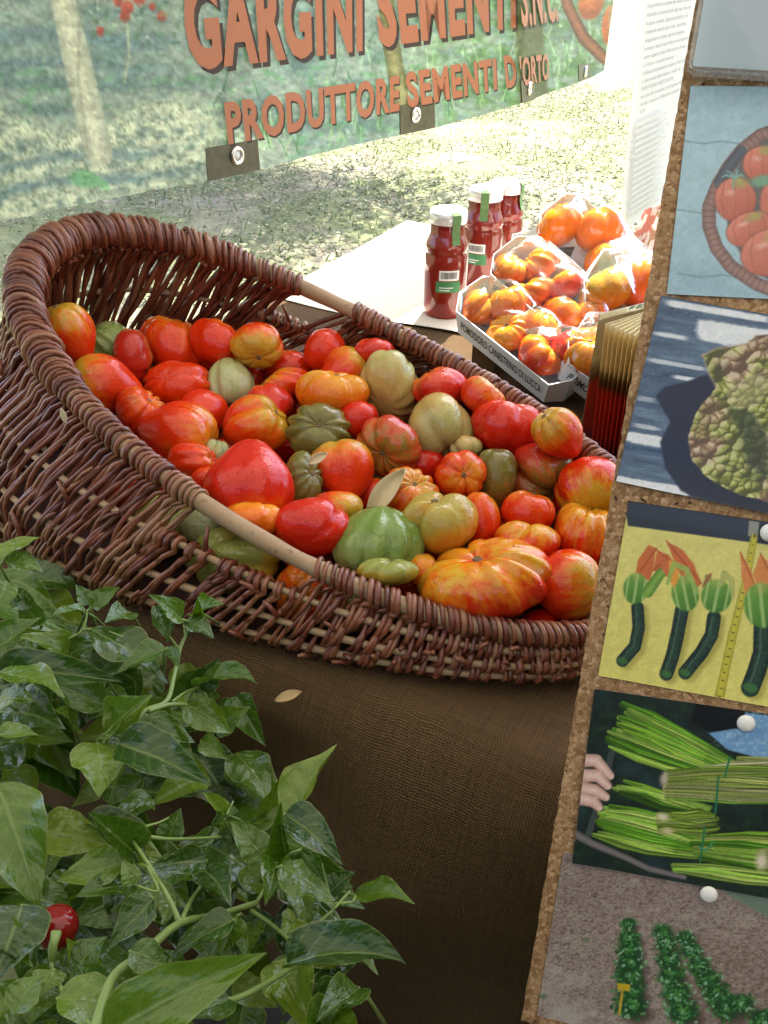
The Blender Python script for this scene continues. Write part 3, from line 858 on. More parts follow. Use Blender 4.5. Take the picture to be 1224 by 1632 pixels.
def paint2(X, Y):
    p = Print(X, Y, (84, 106, 132))
    sk = Y - .17 * (X - 1050)
    n = fbm(X / 60, sk / 9, 4); n2 = fbm(X / 9, sk / 4, 5); n3 = fbm(X / 3, Y / 3, 6)
    p.put(np.clip((n - .5) * 4, 0, 1) * .8, (52, 70, 100))
    p.put(np.clip((.42 - n) * 5, 0, 1) * .7, (122, 146, 170))
    def streak(y0, th, x0, x1, k=1):
        f = np.exp(-((sk - y0) / th) ** 4) * np.clip((X - x0) / 25, 0, 1) * np.clip((x1 - X) / 25, 0, 1)
        p.put(np.clip(f * 1.6 - n2 * .75, 0, 1) * k * 1.6, (232, 236, 240))
    streak(514, 18, 1100, 1500); streak(480, 6, 1050, 1240, .7); streak(532, 4, 1030, 1110, .6); streak(576, 4, 1020, 1140, .5); streak(596, 4, 1060, 1130, .6)
    streak(704, 9, 985, 1072, 1); streak(684, 4, 995, 1065, .5); streak(776, 7, 960, 1300, .9); streak(640, 5, 1000, 1060, .35)
    p.put(np.clip((n3 - .72) * 8, 0, 1) * .5, (190, 205, 218))
    sh = [(1045, 632), (1060, 616), (1090, 610), (1115, 600), (1140, 594), (1160, 640), (1150, 720), (1150, 790), (1130, 800), (1085, 782), (1060, 745), (1052, 705), (1068, 672)]
    p.poly(sh, (34, 42, 66), 4)
    p.poly([(1060, 745), (1100, 792), (1160, 806), (1260, 830), (1250, 780), (1120, 740)], (34, 42, 62), 5)
    out = [(1097, 700), (1108, 660), (1122, 640), (1134, 628), (1142, 618), (1128, 590), (1120, 566), (1140, 556), (1165, 553), (1190, 548), (1206, 535), (1240, 530), (1330, 540), (1400, 620), (1380, 740), (1300, 800), (1225, 800), (1170, 785), (1125, 760), (1102, 730)]
    m = p.poly(out, (112, 108, 68), 2, 1, 5)
    # bubbled leaf surface: puffed cells, bright on the upper left, dark in the creases
    rr = np.random.default_rng(8); idx = np.nonzero(m > .02)[0]
    sx_, sy_ = rr.uniform(1090, 1405, 400), rr.uniform(528, 812, 400); hu = rr.random(400)
    x_, y_ = X[idx] + (fbm(X[idx] / 9, Y[idx] / 9, 31) - .5) * 9, Y[idx] + (fbm(X[idx] / 9, Y[idx] / 9, 37) - .5) * 9
    f1 = np.full(len(idx), 1e9); f2 = f1.copy(); wh = np.zeros(len(idx), int)
    for k in range(400):
        d = np.hypot(x_ - sx_[k], (y_ - sy_[k]) * 1.25)
        n_ = d < f1
        f2 = np.where(n_, f1, np.minimum(f2, d)); wh = np.where(n_, k, wh); f1 = np.where(n_, d, f1)
    edge_ = np.clip((f2 - f1) / 5.0 + .12, 0, 1)
    lit = np.clip(.5 - .06 * (x_ - sx_[wh]) - .085 * (y_ - sy_[wh]), 0, 1) * edge_
    lo_ = fbm(x_ / 45, y_ / 45, 41); br = np.clip((lo_ - .42) * 5, 0, 1)[:, None]
    dk = np.array([58, 62, 34]) * (1 - br) + np.array([84, 66, 50]) * br
    md = np.array([158, 166, 76]) * (1 - br) + np.array([166, 134, 104]) * br
    hi = np.array([214, 212, 150]) * (1 - br) + np.array([214, 196, 168]) * br
    l_ = (.14 + lit * (.7 + .55 * hu[wh]))[:, None]
    cc = np.where(l_ < .5, dk + (md - dk) * l_ * 2, md + (hi - md) * np.clip(l_ * 2 - 1, 0, 1))
    shd = np.clip((fbm(x_ / 60 + 9, y_ / 50, 47) - .5) * 5, 0, 1)[:, None] * .25
    cc = cc * (1 - shd) + np.array([48, 58, 34]) * shd
    mm = m[idx][:, None]; p.C[idx] = p.C[idx] * (1 - mm) + cc * mm
    for e in ([(1120, 566), (1128, 592), (1144, 620)], [(1120, 566), (1142, 556), (1190, 548), (1206, 536)], [(1158, 625), (1176, 612), (1205, 598), (1224, 590)], [(1160, 628), (1166, 645), (1188, 648), (1214, 640)], [(1202, 660), (1224, 700), (1230, 720)]):
        p.stroke(e, 2.2, (196, 168, 150), 3, .45)
    p.poly([(1160, 628), (1180, 606), (1212, 596), (1230, 610), (1212, 638), (1180, 648)], (186, 176, 140), 4, .45, 3)
    p.poly([(1160, 650), (1200, 655), (1224, 700), (1224, 760), (1190, 740), (1182, 690)], (52, 66, 40), 8, .7, 4)
    return p.C
def paint3(X, Y):
    p = Print(X, Y, (226, 218, 120))
    p.put(np.clip((1100 - Y) / 300, 0, 1) * .5, (220, 212, 138))
    p.put((fbm(X / 6, Y / 6, 2) - .4) * .3, (206, 196, 100))
    p.poly([(990, 780), (1500, 880), (1500, 930), (1224, 868), (1001, 838)], (52, 58, 70), 1.5)
    p.poly([(1003, 792), (1001, 838), (985, 900), (940, 1080), (900, 1080), (960, 800)], (52, 58, 70), 1.2, .0)
    p.poly([(1194, 830), (1210, 832), (1208, 856), (1192, 854)], (150, 152, 140), 2)
    p.stroke([(1202, 856), (1190, 920), (1168, 1010), (1145, 1118)], [6, 6, 7, 8], (205, 196, 70), 1.2, edge=(180, 170, 60))
    m, s, al = p.stroke([(1202, 856), (1190, 920), (1168, 1010), (1145, 1118)], [6, 6, 7, 8], (205, 196, 70), 1, .01)
    p.put(m * np.clip(np.cos(al / 4 * 2 * math.pi) * 2 - 1, 0, 1) * (np.abs(s) > .55) * 60, (110, 104, 50))
    p.put(np.clip(m * 100, 0, 1) * np.clip(np.cos(al / 13 * 2 * math.pi) * 4 - 3, 0, 1) * (np.abs(s) < .3), (80, 76, 40))
    def courg(pts, wd):
        p.stroke([(x + 7, y + 5) for x, y in pts], wd, (168, 158, 74), 7, .7)
        mk, sd2, al2 = p.stroke(pts, wd, (44, 72, 58), 1.3, edge=(16, 30, 32))
        p.put(mk * np.clip((fbm(X / 2.2, Y / 4, 23) - .55) * 6, 0, 1) * .5, (86, 116, 92))
        p.put(mk * np.clip(np.cos(sd2 * 7) * 2 - 1.2, 0, 1) * .4, (20, 40, 36))
        p.stroke([(x - wd * .25, y) for x, y in pts], wd * .12, (92, 122, 104), 2, .6)
        p.ell(pts[-1][0], pts[-1][1], wd * .95, wd * .6, (66, 110, 62), .3, .3)
    courg([(1016, 968), (1018, 1000), (1012, 1030), (992, 1053)], 10)
    courg([(1087, 972), (1080, 1010), (1072, 1045), (1062, 1074)], 11)
    courg([(1138, 984), (1134, 1012), (1118, 1040), (1092, 1072)], 11)
    courg([(1216, 1000), (1215, 1040), (1206, 1070), (1196, 1096)], 15)
    courg([(1290, 1000), (1292, 1050), (1300, 1100)], 14)
    courg([(1360, 1010), (1366, 1060), (1372, 1110)], 14)
    def bulb(cx, cy, rx, ry, rot, pet, pc=(206, 112, 62)):
        for q in pet: p.poly(q, pc, 2, 1, 2); p.stroke([q[0], q[len(q) // 2]], 1.2, (166, 74, 44), 2, .7)
        m = p.ell(cx, cy, rx, ry, (122, 170, 74), rot, .12, 1, (70, 122, 46))
        c, s = math.cos(rot), math.sin(rot)
        a = ((X - cx) * c + (Y - cy) * s) / rx
        p.put(m * np.clip(np.cos(np.arcsin(np.clip(a, -1, 1)) * 9) * 1.5 - .4, 0, 1) * .7, (190, 214, 140))
        p.ell(cx, cy - ry * .75, rx * .6, ry * .4, (196, 178, 96), rot, .8, .4)
    bulb(1013, 938, 21, 26, .15, [[(1010, 925), (1018, 890), (1034, 868), (1046, 874), (1042, 900), (1036, 925)], [(1040, 910), (1048, 876), (1062, 890), (1060, 915)]])
    p.stroke([(1032, 944), (1052, 915), (1072, 900)], [9, 8, 6], (134, 174, 76), 1.5, edge=(84, 128, 52))
    bulb(1092, 946, 23, 30, -.2, [[(1062, 862), (1088, 876), (1106, 900), (1118, 930), (1100, 945), (1078, 905)], [(1046, 876), (1066, 885), (1082, 905), (1072, 930), (1056, 910)]])
    p.poly([(1066, 892), (1078, 896), (1082, 922), (1074, 938), (1066, 918)], (232, 158, 66), 3)
    p.stroke([(1064, 930), (1074, 898), (1094, 908), (1112, 945)], [3, 4, 5, 3], (158, 188, 96), 2, .9)
    bulb(1142, 950, 26, 28, .2, [[(1120, 935), (1124, 916), (1134, 914), (1136, 935)]], (150, 134, 84))
    p.stroke([(1150, 930), (1154, 914), (1166, 924), (1168, 950)], [4, 5, 5, 3], (176, 180, 104), 2, .9)
    bulb(1214, 965, 30, 38, -.1, [[(1180, 880), (1196, 905), (1206, 940), (1190, 955), (1182, 920)], [(1212, 882), (1228, 900), (1240, 940), (1210, 950), (1200, 915)]], (222, 140, 78))
    bulb(1290, 960, 30, 38, .1, [[(1270, 890), (1290, 880), (1310, 910), (1300, 940)]])
    bulb(1360, 970, 30, 38, .1, [[(1340, 890), (1360, 880), (1380, 910), (1370, 940)]])
    return p.C
def paint4(X, Y):
    p = Print(X, Y, (26, 38, 34))
    p.put(np.clip((fbm(X / 10, Y / 10, 1) - .45) * 3, 0, 1), (34, 58, 42))
    p.put(np.clip((fbm(X / 40, Y / 30, 7) - .5) * 3, 0, 1) * .6, (40, 66, 78))
    p.poly([(1130, 1130), (1224, 1140), (1500, 1190), (1500, 1290), (1224, 1212), (1160, 1195), (1125, 1165)], (118, 164, 210), 2)
    p.put(np.clip((fbm(X / 5, Y / 5, 21) - .55) * 6, 0, 1) * np.clip((X - 1130) / 20, 0, 1) * np.clip((1205 - Y + .2 * (X - 1200)) / 5, 0, 1) * .6, (182, 212, 230))
    p.poly([(1110, 1118), (1190, 1128), (1178, 1160), (1130, 1168), (1100, 1150)], (14, 16, 22), 3)
    p.stroke([(938, 1330), (960, 1260), (980, 1180)], 5, (84, 88, 92), 2, .7)
    rr = np.random.default_rng(5)
    def bundle(x0, y0, x1, y1, w0, w1, n, cols, seed, bend=0):
        q = np.random.default_rng(seed); n = int(n * 1.1)
        for k in range(n):
            t = (k + .5) / n * 2 - 1; t2 = t + q.uniform(-.25, .25)
            c_ = np.array(cols[q.integers(len(cols))], float); dkc = c_ * .45
            dx, dy = x1 - x0, y1 - y0; L = math.hypot(dx, dy); nx_, ny_ = -dy / L, dx / L
            xs = q.uniform(-.06, .06)
            pts = []
            for s_ in np.linspace(0, 1, 5):
                w_ = w0 * (1 - s_) + w1 * s_ + bend * math.sin(math.pi * s_)
                tt = t2 * (1 - s_) + t * s_
                pts.append((x0 + dx * (s_ + xs * (1 - s_)) + nx_ * tt * w_, y0 + dy * (s_ + xs * (1 - s_)) + ny_ * tt * w_))
            r0 = q.uniform(5, 9.5)
            c_ = c_ * q.uniform(.85, 1.12)
            pts = [(a_ + q.uniform(-2.5, 2.5), b2 + q.uniform(-2, 2)) for a_, b2 in pts]
            p.stroke([(a_ + 1.5, b2 + 3) for a_, b2 in pts], [r0 * .6, r0 * 1.1, r0 * .8, 2.8, 2.2], (34, 56, 18), 3, .35)
            p.stroke(pts, [r0 * .4, r0, r0 * .8, 3.4, 2.8], tuple(c_), 1.2, edge=tuple(c_ * q.uniform(.4, .7)), stripes=q.choice([1, 2, 3]))
            p.stroke([(a_ - 1, b2 - r0 * .35) for a_, b2 in pts[1:4]], [.5, .9, .5], tuple(np.minimum(255, c_ * 1.35 + 25)), 1.0, .7)
    G = [(132, 186, 52), (104, 164, 40), (156, 204, 78), (84, 140, 34), (172, 210, 96)]
    Yl = [(196, 206, 116), (176, 196, 92), (214, 214, 150), (150, 184, 66)]
    bundle(985, 1160, 1170, 1232, 40, 16, 17, G, 1, 6)
    bundle(985, 1255, 1130, 1295, 12, 9, 6, G, 2)
    bundle(1165, 1225, 1420, 1262, 16, 34, 13, Yl, 3)
    bundle(1290, 1250, 1060, 1250, 30, 20, 15, Yl + G[2:3], 4, 6)
    p.ell(1058, 1242, 9, 17, (206, 190, 180), .1, .7, .9)
    bundle(960, 1310, 1120, 1350, 26, 20, 14, G, 6, 8)
    bundle(1120, 1350, 1400, 1372, 20, 40, 15, G + Yl, 7, 4)
    bundle(1140, 1310, 1050, 1310, 12, 16, 9, Yl, 8)
    p.ell(1056, 1302, 15, 9, (238, 226, 200), .2, .7, .95); p.ell(1064, 1324, 14, 8, (226, 206, 170), .1, .7, .9)
    bundle(1400, 1370, 1210, 1372, 40, 18, 12, Yl, 9)
    p.ell(1214, 1372, 14, 20, (240, 228, 206), .1, .7, .95)
    bundle(1080, 1385, 1300, 1410, 6, 12, 6, G, 10)
    for a, b_ in (((1163, 1208), (1155, 1238)), ((1145, 1238), (1140, 1296)), ((1123, 1318), (1116, 1374))):
        p.stroke([a, b_], 1.6, (40, 120, 84), 1.2)
    p.stroke([(1114, 1350), (1126, 1356), (1136, 1342)], 1.4, (60, 150, 110), 1.2)
    # pale tray rim and the fingers printed at the left edge
    p.stroke([(918, 1330), (945, 1345), (1000, 1368), (1035, 1385), (1090, 1398)], [7, 6, 5, 5, 4], (128, 122, 124), 2, edge=(86, 82, 84))
    for q in ([(925, 1212), (950, 1212), (972, 1236)], [(925, 1236), (952, 1236), (968, 1252)], [(922, 1255), (948, 1260), (965, 1270)], [(922, 1272), (944, 1276), (954, 1286)]):
        p.stroke(q, [11, 10, 7], (240, 208, 198), 2, edge=(196, 146, 134))
    return p.C
def paint5(X, Y):
    p = Print(X, Y, (160, 144, 138))
    n = fbm(X / 26, Y / 12, 3); n2 = fbm(X / 5, Y / 3, 4); n3 = fbm(X / 60, Y / 40, 9)
    p.put(np.clip((1500 - Y) / 150, 0, 1) * .6, (134, 116, 112))
    p.put(np.clip((n - .5) * 4, 0, 1) * .5, (184, 172, 162))
    p.put(np.clip((n2 - .55) * 6, 0, 1) * .6, (100, 80, 74)); n4 = fbm(X / 2.4, Y / 1.7, 14)
    p.put(np.clip((n4 - .58) * 7, 0, 1) * .5, (78, 60, 56)); p.put(np.clip((.40 - n4) * 7, 0, 1) * .45, (206, 196, 188))
    p.put(np.clip((n3 - .5) * 4, 0, 1) * np.clip((1120 - X) / 90, 0, 1) * np.clip((Y - 1450) / 60, 0, 1) * .7, (196, 190, 184))
    p.put(np.clip((X - 1060 - (Y - 1560) * .1) / 60, 0, 1) * np.clip((Y - 1470) / 50, 0, 1) * np.clip((n2 - .35) * 3, 0, 1) * .6, (124, 100, 90))
    p.poly([(1135, 1405), (1170, 1432), (1224, 1462), (1500, 1560), (1500, 1400)], (112, 138, 120), 5, .9)
    p.poly([(1160, 1405), (1224, 1440), (1500, 1500), (1500, 1400)], (126, 136, 142), 4, .9)
    rr = np.random.default_rng(2)
    def plant(cx, cy, r):
        p.ell(cx + r * .4, cy + r * .45, r * 1.1, r * .7, (84, 70, 66), 0, .5, .8)
        p.ell(cx, cy, r * 1.05, r * .82, (32, 76, 40), 0, .4, .95)
        for _ in range(60):
            a = rr.uniform(0, 6.28); d = r * rr.uniform(0, 1.12)
            c_ = [(58, 120, 58), (96, 160, 96), (36, 84, 44), (146, 192, 156), (76, 140, 60)][rr.integers(5)]
            p.ell(cx + math.cos(a) * d, cy + math.sin(a) * d * .75, r * rr.uniform(.08, .24), r * rr.uniform(.05, .13), c_, rr.uniform(0, 3), .5, .95)
    plant(1002, 1472, 14)
    for k, (x, y) in enumerate([(1003, 1495), (1003, 1515), (1004, 1535), (1003, 1555), (1004, 1580), (1006, 1604)]): plant(x, y, 20 + k * 1.8)
    for k, (x, y) in enumerate([(1056, 1485), (1062, 1505), (1066, 1530), (1070, 1556), (1078, 1584), (1088, 1612)]): plant(x, y, 18 + k * 2.2)
    for k, (x, y) in enumerate([(1092, 1495), (1102, 1515), (1114, 1540), (1128, 1562), (1142, 1585), (1158, 1606)]): plant(x, y, 17 + k * 2.2)
    for k, (x, y) in enumerate([(1180, 1600), (1215, 1625), (1260, 1640)]): plant(x, y, 24)
    p.ell(866, 1588, 9, 6, (92, 120, 92), 0, .6, .8); p.ell(933, 1497, 8, 4, (96, 128, 96), 0, .6, .8)
    p.poly([(984, 1567), (1005, 1569), (1003, 1580), (984, 1578)], (206, 178, 50), 1)
    p.stroke([(992, 1578), (987, 1616)], 2, (200, 170, 60), 1)
    return p.C
photo("photo_print", (897.6, 1357), (855.5, 1617), 1.42, paint5, "photo of a ploughed field with rows of green plants, lowest on the board", .0012)
photo("photo_print", (1100, 138), (1062, 469), 1.42, lambda X, Y: wash(paint1(X, Y)), "pale blue photo of tomatoes in a wicker basket, topmost on the board", .0012, curl=.004)
photo("photo_print", (1053, 472), (981, 766), 1.42, paint2, "photo of a bronze green lettuce head on dark blue wood", .0026, curl=.012)
photo("photo_print", (1002, 798), (953, 1075), 1.42, paint3, "yellow photo of courgettes with their blossoms beside a tape measure", .0012, curl=.006)
photo("photo_print", (947, 1096), (911.6, 1372), 1.42, paint4, "photo of tied bunches of long green chicory in a tray", .0026, curl=.006)
pin_m = simple("white_plastic", (.82, .82, .80), .25, var=.03)
for (x, y), lb in (((1187, 1150), "white thumbtack at the top of the chicory photo"), ((1128, 1421), "white thumbtack at the top of the ploughed field photo"), ((1224, 848), "white thumbtack at the top of the yellow courgette photo")):
    c = bpt(x, y, .0036)
    o = mesh_obj("thumbtack", *lathe_geo([(0, .0035), (.003, .0033), (.0055, .0024), (.0070, .0008), (.0068, 0), (0, -.0005)], c, 20, bnn), pin_m, loc=c)
    tag(o, lb, "thumbtack", "white thumbtacks on the cork board")
# clear acrylic pocket with a pale sheet at the top of the board
a0 = bpt(1090, 127, .004)
pk = empty("acrylic_pocket", a0)
tag(pk, "clear acrylic pocket holding a pale sheet at the top of the cork board", "sheet holder")
acr = clear_mat("acrylic", (.99, .995, .995), 1.6, .03, .02)
def rounded(w, h, r, z0, org, n=6):
    pts = []
    for cx, cy, s in ((r, r, math.pi), (w - r, r, 1.5 * math.pi), (w - r, h - r, 0), (r, h - r, .5 * math.pi)):
        for k in range(n + 1):
            a = s + (math.pi / 2) * k / n
            pts.append(org + bu * (cx + r * math.cos(a)) + (-bvv) * (cy + r * math.sin(a)) + bnn * z0)
    return pts
for z0 in (.001, .010):
    q1 = rounded(.40, .30, .008, z0, a0); q2 = rounded(.40, .30, .008, z0 + .002, a0); m_ = len(q1)
    mesh_obj("acrylic_plate", q1 + q2, [tuple(range(m_ - 1, -1, -1)), tuple(range(m_, 2 * m_))] + [(i, (i + 1) % m_, m_ + (i + 1) % m_, m_ + i) for i in range(m_)], acr, pk, False)
sh = rounded(.385, .28, .001, .005, a0 + bu * .0035 - bvv * .006, 1); sh2 = [p + bnn * .0006 for p in sh]; m_ = len(sh)
mesh_obj("paper_sheet", sh + sh2, [tuple(range(m_ - 1, -1, -1)), tuple(range(m_, 2 * m_))] + [(i, (i + 1) % m_, m_ + (i + 1) % m_, m_ + i) for i in range(m_)], paper_mat("glare_tinted_paper", (.70, .90, .97), .02), pk, False)  # bright blue tint puts the sky and canopy glare into the sheet's colour
# ------------------------------------------------------------------ wicker basket
RIM = dict(uc=-.4785, wc=.7558, a=.4165, b=.2086, n=2.19, rot=.0182)
def rim_pt(th, grow=0.0):
    c, s = math.cos(th), math.sin(th)
    cu_ = math.copysign(abs(c) ** (2 / RIM['n']), c); sw = math.copysign(abs(s) ** (2 / RIM['n']), s)
    z = .1644 - .1291 * cu_ + .0256 * cu_ ** 2 + .0249 * sw
    uu, ww = (RIM['a'] + grow) * cu_, (RIM['b'] + grow) * sw
    cr, sr = math.cos(RIM['rot']), math.sin(RIM['rot'])
    return uw(RIM['uc'] + uu * cr - ww * sr, RIM['wc'] + uu * sr + ww * cr, z)
cen = uw(RIM['uc'], RIM['wc'], 0)
def wall_pt(th, v, off=0.0):
    """v: 0 at the rim .. 1 where the wall meets the table; off: outward"""
    zr = rim_pt(th).z - TZ
    dl = (th - math.radians(218) + math.pi) % (2 * math.pi) - math.pi
    belly = .016 + .04 * zr + .088 * math.exp(-(dl / math.radians(48)) ** 2)
    bulge = belly * math.sin(math.pi * min(1, v * .64)) - .03 * max(0, v - .85) * 2
    p = rim_pt(th, bulge + off)
    zb = .012
    p.z = TZ + zr * (1 - v) + zb * v
    return p
def theta_table(n):
    ths = np.linspace(0, 2 * math.pi, 2001); P = [rim_pt(t) for t in ths]
    L = np.cumsum([0] + [(P[i + 1] - P[i]).length for i in range(2000)])
    return np.interp(np.linspace(0, L[-1], n + 1)[:-1], L, ths), L[-1]
def wicker_mat():
    m, nt, b = new_mat("willow")
    oc = objcoord(nt); oi = nd(nt, "ShaderNodeObjectInfo")
    n1 = noise(nt, oc, 22, 4); n2 = noise(nt, oc, 160, 3)
    base = ramp(nt, oi.outputs["Random"], [(0, (.11, .024, .012)), (.3, (.20, .048, .022)), (.6, (.27, .076, .034)), (.85, (.33, .125, .058)), (1, (.36, .18, .09))])
    c = mixc(nt, mathn(nt, 'MULTIPLY', n1, .6), base, (.055, .016, .011))
    c = mixc(nt, ramp(nt, n2, [(.60, (0, 0, 0)), (.75, (.5, .5, .5))]), c, (.30, .20, .14))
    nt.links.new(c, b.inputs["Base Color"])
    nt.links.new(ramp(nt, n1, [(.3, (.28,) * 3), (.7, (.5,) * 3)]), b.inputs["Roughness"])
    b.inputs['Coat Weight'].default_value = .35; b.inputs['Coat Roughness'].default_value = .22
    bump(nt, b, n2, .35, .0015)
    return m
willow = wicker_mat()
def peeled_mat():
    m, nt, b = new_mat("peeled_chestnut")
    oc = objcoord(nt)
    n1 = noise(nt, oc, 30, 5, .65); n2 = noise(nt, oc, 120, 4); n3 = noise(nt, oc, 14, 2)
    c = mixc(nt, n1, (.26, .16, .085), (.44, .31, .18))
    c = mixc(nt, ramp(nt, n2, [(.58, (0, 0, 0)), (.70, (.8, .8, .8))]), c, (.16, .09, .05))
    c = mixc(nt, ramp(nt, n3, [(.62, (0, 0, 0)), (.68, (.6, .6, .6))]), c, (.12, .075, .045))
    nt.links.new(c, b.inputs["Base Color"]); b.inputs["Roughness"].default_value = .55
    bump(nt, b, n2, .4, .002)
    return m
peeled = peeled_mat()
bk = empty("wicker_basket", cen)
tag(bk, "large reddish brown wicker basket heaped with tomatoes on the burlap", "basket")
def hoop_r(th):
    left = max(0, -math.cos(th)) ** 2
    return .0100 + .0085 * left
NT = 240
# bare-wood rim hoop, slightly uneven
ths, per = theta_table(NT)
hv, hf = tube_geo([rim_pt(t) for t in ths], [hoop_r(t) * (1 + .06 * math.sin(t * 23) + .04 * math.sin(t * 41)) for t in ths], 10, closed=True)
mesh_obj("rim_hoop", hv, hf, peeled, bk)
RIBV = [.30, .56, .80]
for v_ in RIBV:
    P = []
    for t in ths:
        q = wall_pt(t, v_ + .012 * math.sin(t * 3 + v_ * 9), 0); P.append(q)
    mesh_obj("rib", *tube_geo(P, [.0041 * (1 + .12 * math.sin(t * 17 + v_ * 30)) for t in ths], 7, closed=True), peeled, bk)
# floor of the basket
fl = [uw(RIM['uc'], RIM['wc'], .012)]
for t in ths[::4]: 
    q = wall_pt(t, 1.0, -.01); q.z = TZ + .014; fl.append(q)
m_ = len(fl) - 1
mesh_obj("basket_floor", fl, [(0, 1 + i, 1 + (i + 1) % m_) for i in range(m_)], simple("dark_willow", (.06, .022, .014), .7, var=.5, scale=80), bk, False)
# the willow rods: each comes up the inside, over the rim and down the outside, crossing the ribs
NR = 286
rt, per = theta_table(NR)
h1a, h1b = math.radians(265.3), math.radians(281.8)       # bare hand-hold, near side
h2a, h2b = math.radians(99.5), math.radians(111.5)          # and far side
ribs_all = [0.0] + RIBV + [1.02]
def weave_off(v, par):
    # sinusoid that passes over / under successive ribs
    xs = [0, .30, .56, .80, 1.02]; ph = np.interp(v, xs, [0.5, 1.5, 2.5, 3.5, 4.5])
    return math.sin(math.pi * ph) * (1 if par else -1)
rr_ = random.Random(21)
for i, th in enumerate(rt):
    th = th + rr_.uniform(-.006, .006)
    in_hold = h1a < th < h1b or h2a < th < h2b
    rad = rr_.uniform(.0024, .0038)
    zr = rim_pt(th).z - TZ
    lean_ = (min(1, math.sin(th) * 1.9) * 1.9 if th < math.pi else math.sin(th) * .72) * min(1, zr / .16)
    if th < math.pi: rad *= 1.15
    sl_o = (.26 + .13 * rr_.random()) * lean_; sl_i = (.17 + .13 * rr_.random()) * lean_
    hr = hoop_r(th) + rad * .75
    par = i % 2
    top_v = .30 if in_hold else 0.0
    pts = []
    A = .0055
    vend_i = 1.0
    # inside run, upwards
    for k in range(13):
        v = vend_i + (top_v + .07 - vend_i) * k / 12
        t2 = th + (sl_o if in_hold else sl_i) * v
        inner = -(.0075 if not in_hold else .006) if v < top_v + .12 else 0
        pts.append(wall_pt(t2, v, weave_off(v, par) * A * min(1, (v - top_v) / .18) + (-(hr) * max(0, 1 - (v - top_v) / .16)) + rr_.uniform(-.001, .001)))
    # over the top
    tht = th + sl_o * top_v
    ctr = wall_pt(tht, top_v); out = (rim_pt(tht, .01) - rim_pt(tht)); out.z = 0; out.normalize()
    r_top = hr if not in_hold else .0058 + rad * .8
    side = Z.cross(out)
    drift = rr_.uniform(-.002, .002)
    for k in range(8):
        a = math.radians(205 - 230 * k / 7)
        pts.append(ctr + out * (math.cos(a) * r_top) + Z * (math.sin(a) * r_top) + side * drift * (k / 7))
    # outside run, downwards
    vend = rr_.uniform(.93, 1.03)
    for k in range(15):
        v = top_v + .07 + (vend - top_v - .07) * k / 14
        t2 = th + sl_o * v
        pts.append(wall_pt(t2, v, -weave_off(v, par) * A * min(1, (v - top_v) / .18) + hr * max(0, 1 - (v - top_v) / .16) + rr_.uniform(-.0012, .0012)))
    n_ = len(pts)
    tp = rr_.uniform(-.35, .35); kn = rr_.randrange(4, n_ - 4)
    rads = [rad * (1 - .2 * abs(k / n_ - .5) + tp * (k / n_ - .5) + (.22 if k == kn else 0)) for k in range(n_)]
    mesh_obj("willow_rod", *tube_geo(pts, rads, 6), willow, bk)
# cut ends of rods poking out of the weave
for i in range(70):
    th = rr_.uniform(math.radians(165), math.radians(350)) if i < 50 else rr_.uniform(.3, 2.7); v = rr_.uniform(.15, .95)
    out_side = i < 50
    o0 = wall_pt(th, v, .006 if out_side else -.006); o1 = wall_pt(th + rr_.uniform(-.05, .05), max(.05, v - rr_.uniform(.05, .2)), rr_.uniform(.010, .020) * (1 if out_side else -1))
    mesh_obj("cut_rod_end", *tube_geo([o0, (o0 + o1) / 2 + Z * .002, o1], [rr_.uniform(.0022, .0034)] * 2 + [.0020], 6), willow, bk)
# second wrappings that thicken the raised end of the rim
for i in range(92):
    th = math.radians(124 + 112 * (i + rr_.uniform(-.4, .4)) / 92)
    rad = rr_.uniform(.0026, .0038); hr = hoop_r(th) + rad * 1.9
    out = (rim_pt(th, .01) - rim_pt(th)); out.z = 0; out.normalize(); side = Z.cross(out); dr = rr_.uniform(-.012, .012)
    st = rr_.uniform(-140, -100)
    pts = [rim_pt(th) + out * (math.cos(math.radians(a)) * hr) + Z * (math.sin(math.radians(a)) * hr) + side * dr * (a / 200) for a in np.linspace(st, st + rr_.uniform(330, 345), 16)]
    mesh_obj("rim_wrapping", *tube_geo(pts, rad, 6), willow, bk)

# burlap stuffing the basket is padded with, peeping out behind the tomatoes
def heap_z(p):
    d = p - cen; cu_ = d.dot(U) / RIM['a']; sw = d.dot(W) / RIM['b']
    return .112 - .036 * cu_ - .018 * cu_ * cu_ + .004 * sw + .05 * max(0, min(1, (-cu_ - .5) / .4))
pv_, puv = [], []
nr_, na_ = 14, 64
for j in range(nr_):
    f = j / (nr_ - 1)
    for i in range(na_):
        th = 2 * math.pi * i / na_
        q = cen + (rim_pt(th, -.028) - cen) * f; q.z = 0
        h = max(.02, min(.10, heap_z(q + Z * TZ) - .062) + .008 * math.sin(q.x * 40) * math.sin(q.y * 37) - .03 * f ** 6)
        q.z = TZ + min(h, rim_pt(th).z - TZ - .03 * f)
        pv_.append(q); puv.append((q.x, q.y))
pf_ = [(j * na_ + i, j * na_ + (i + 1) % na_, (j + 1) * na_ + (i + 1) % na_, (j + 1) * na_ + i) for j in range(nr_ - 1) for i in range(na_)]
stf = mesh_obj("burlap_lining", pv_, pf_, burlap, uvs=puv)
tag(stf, "brown burlap padding under the tomatoes inside the basket", "lining")

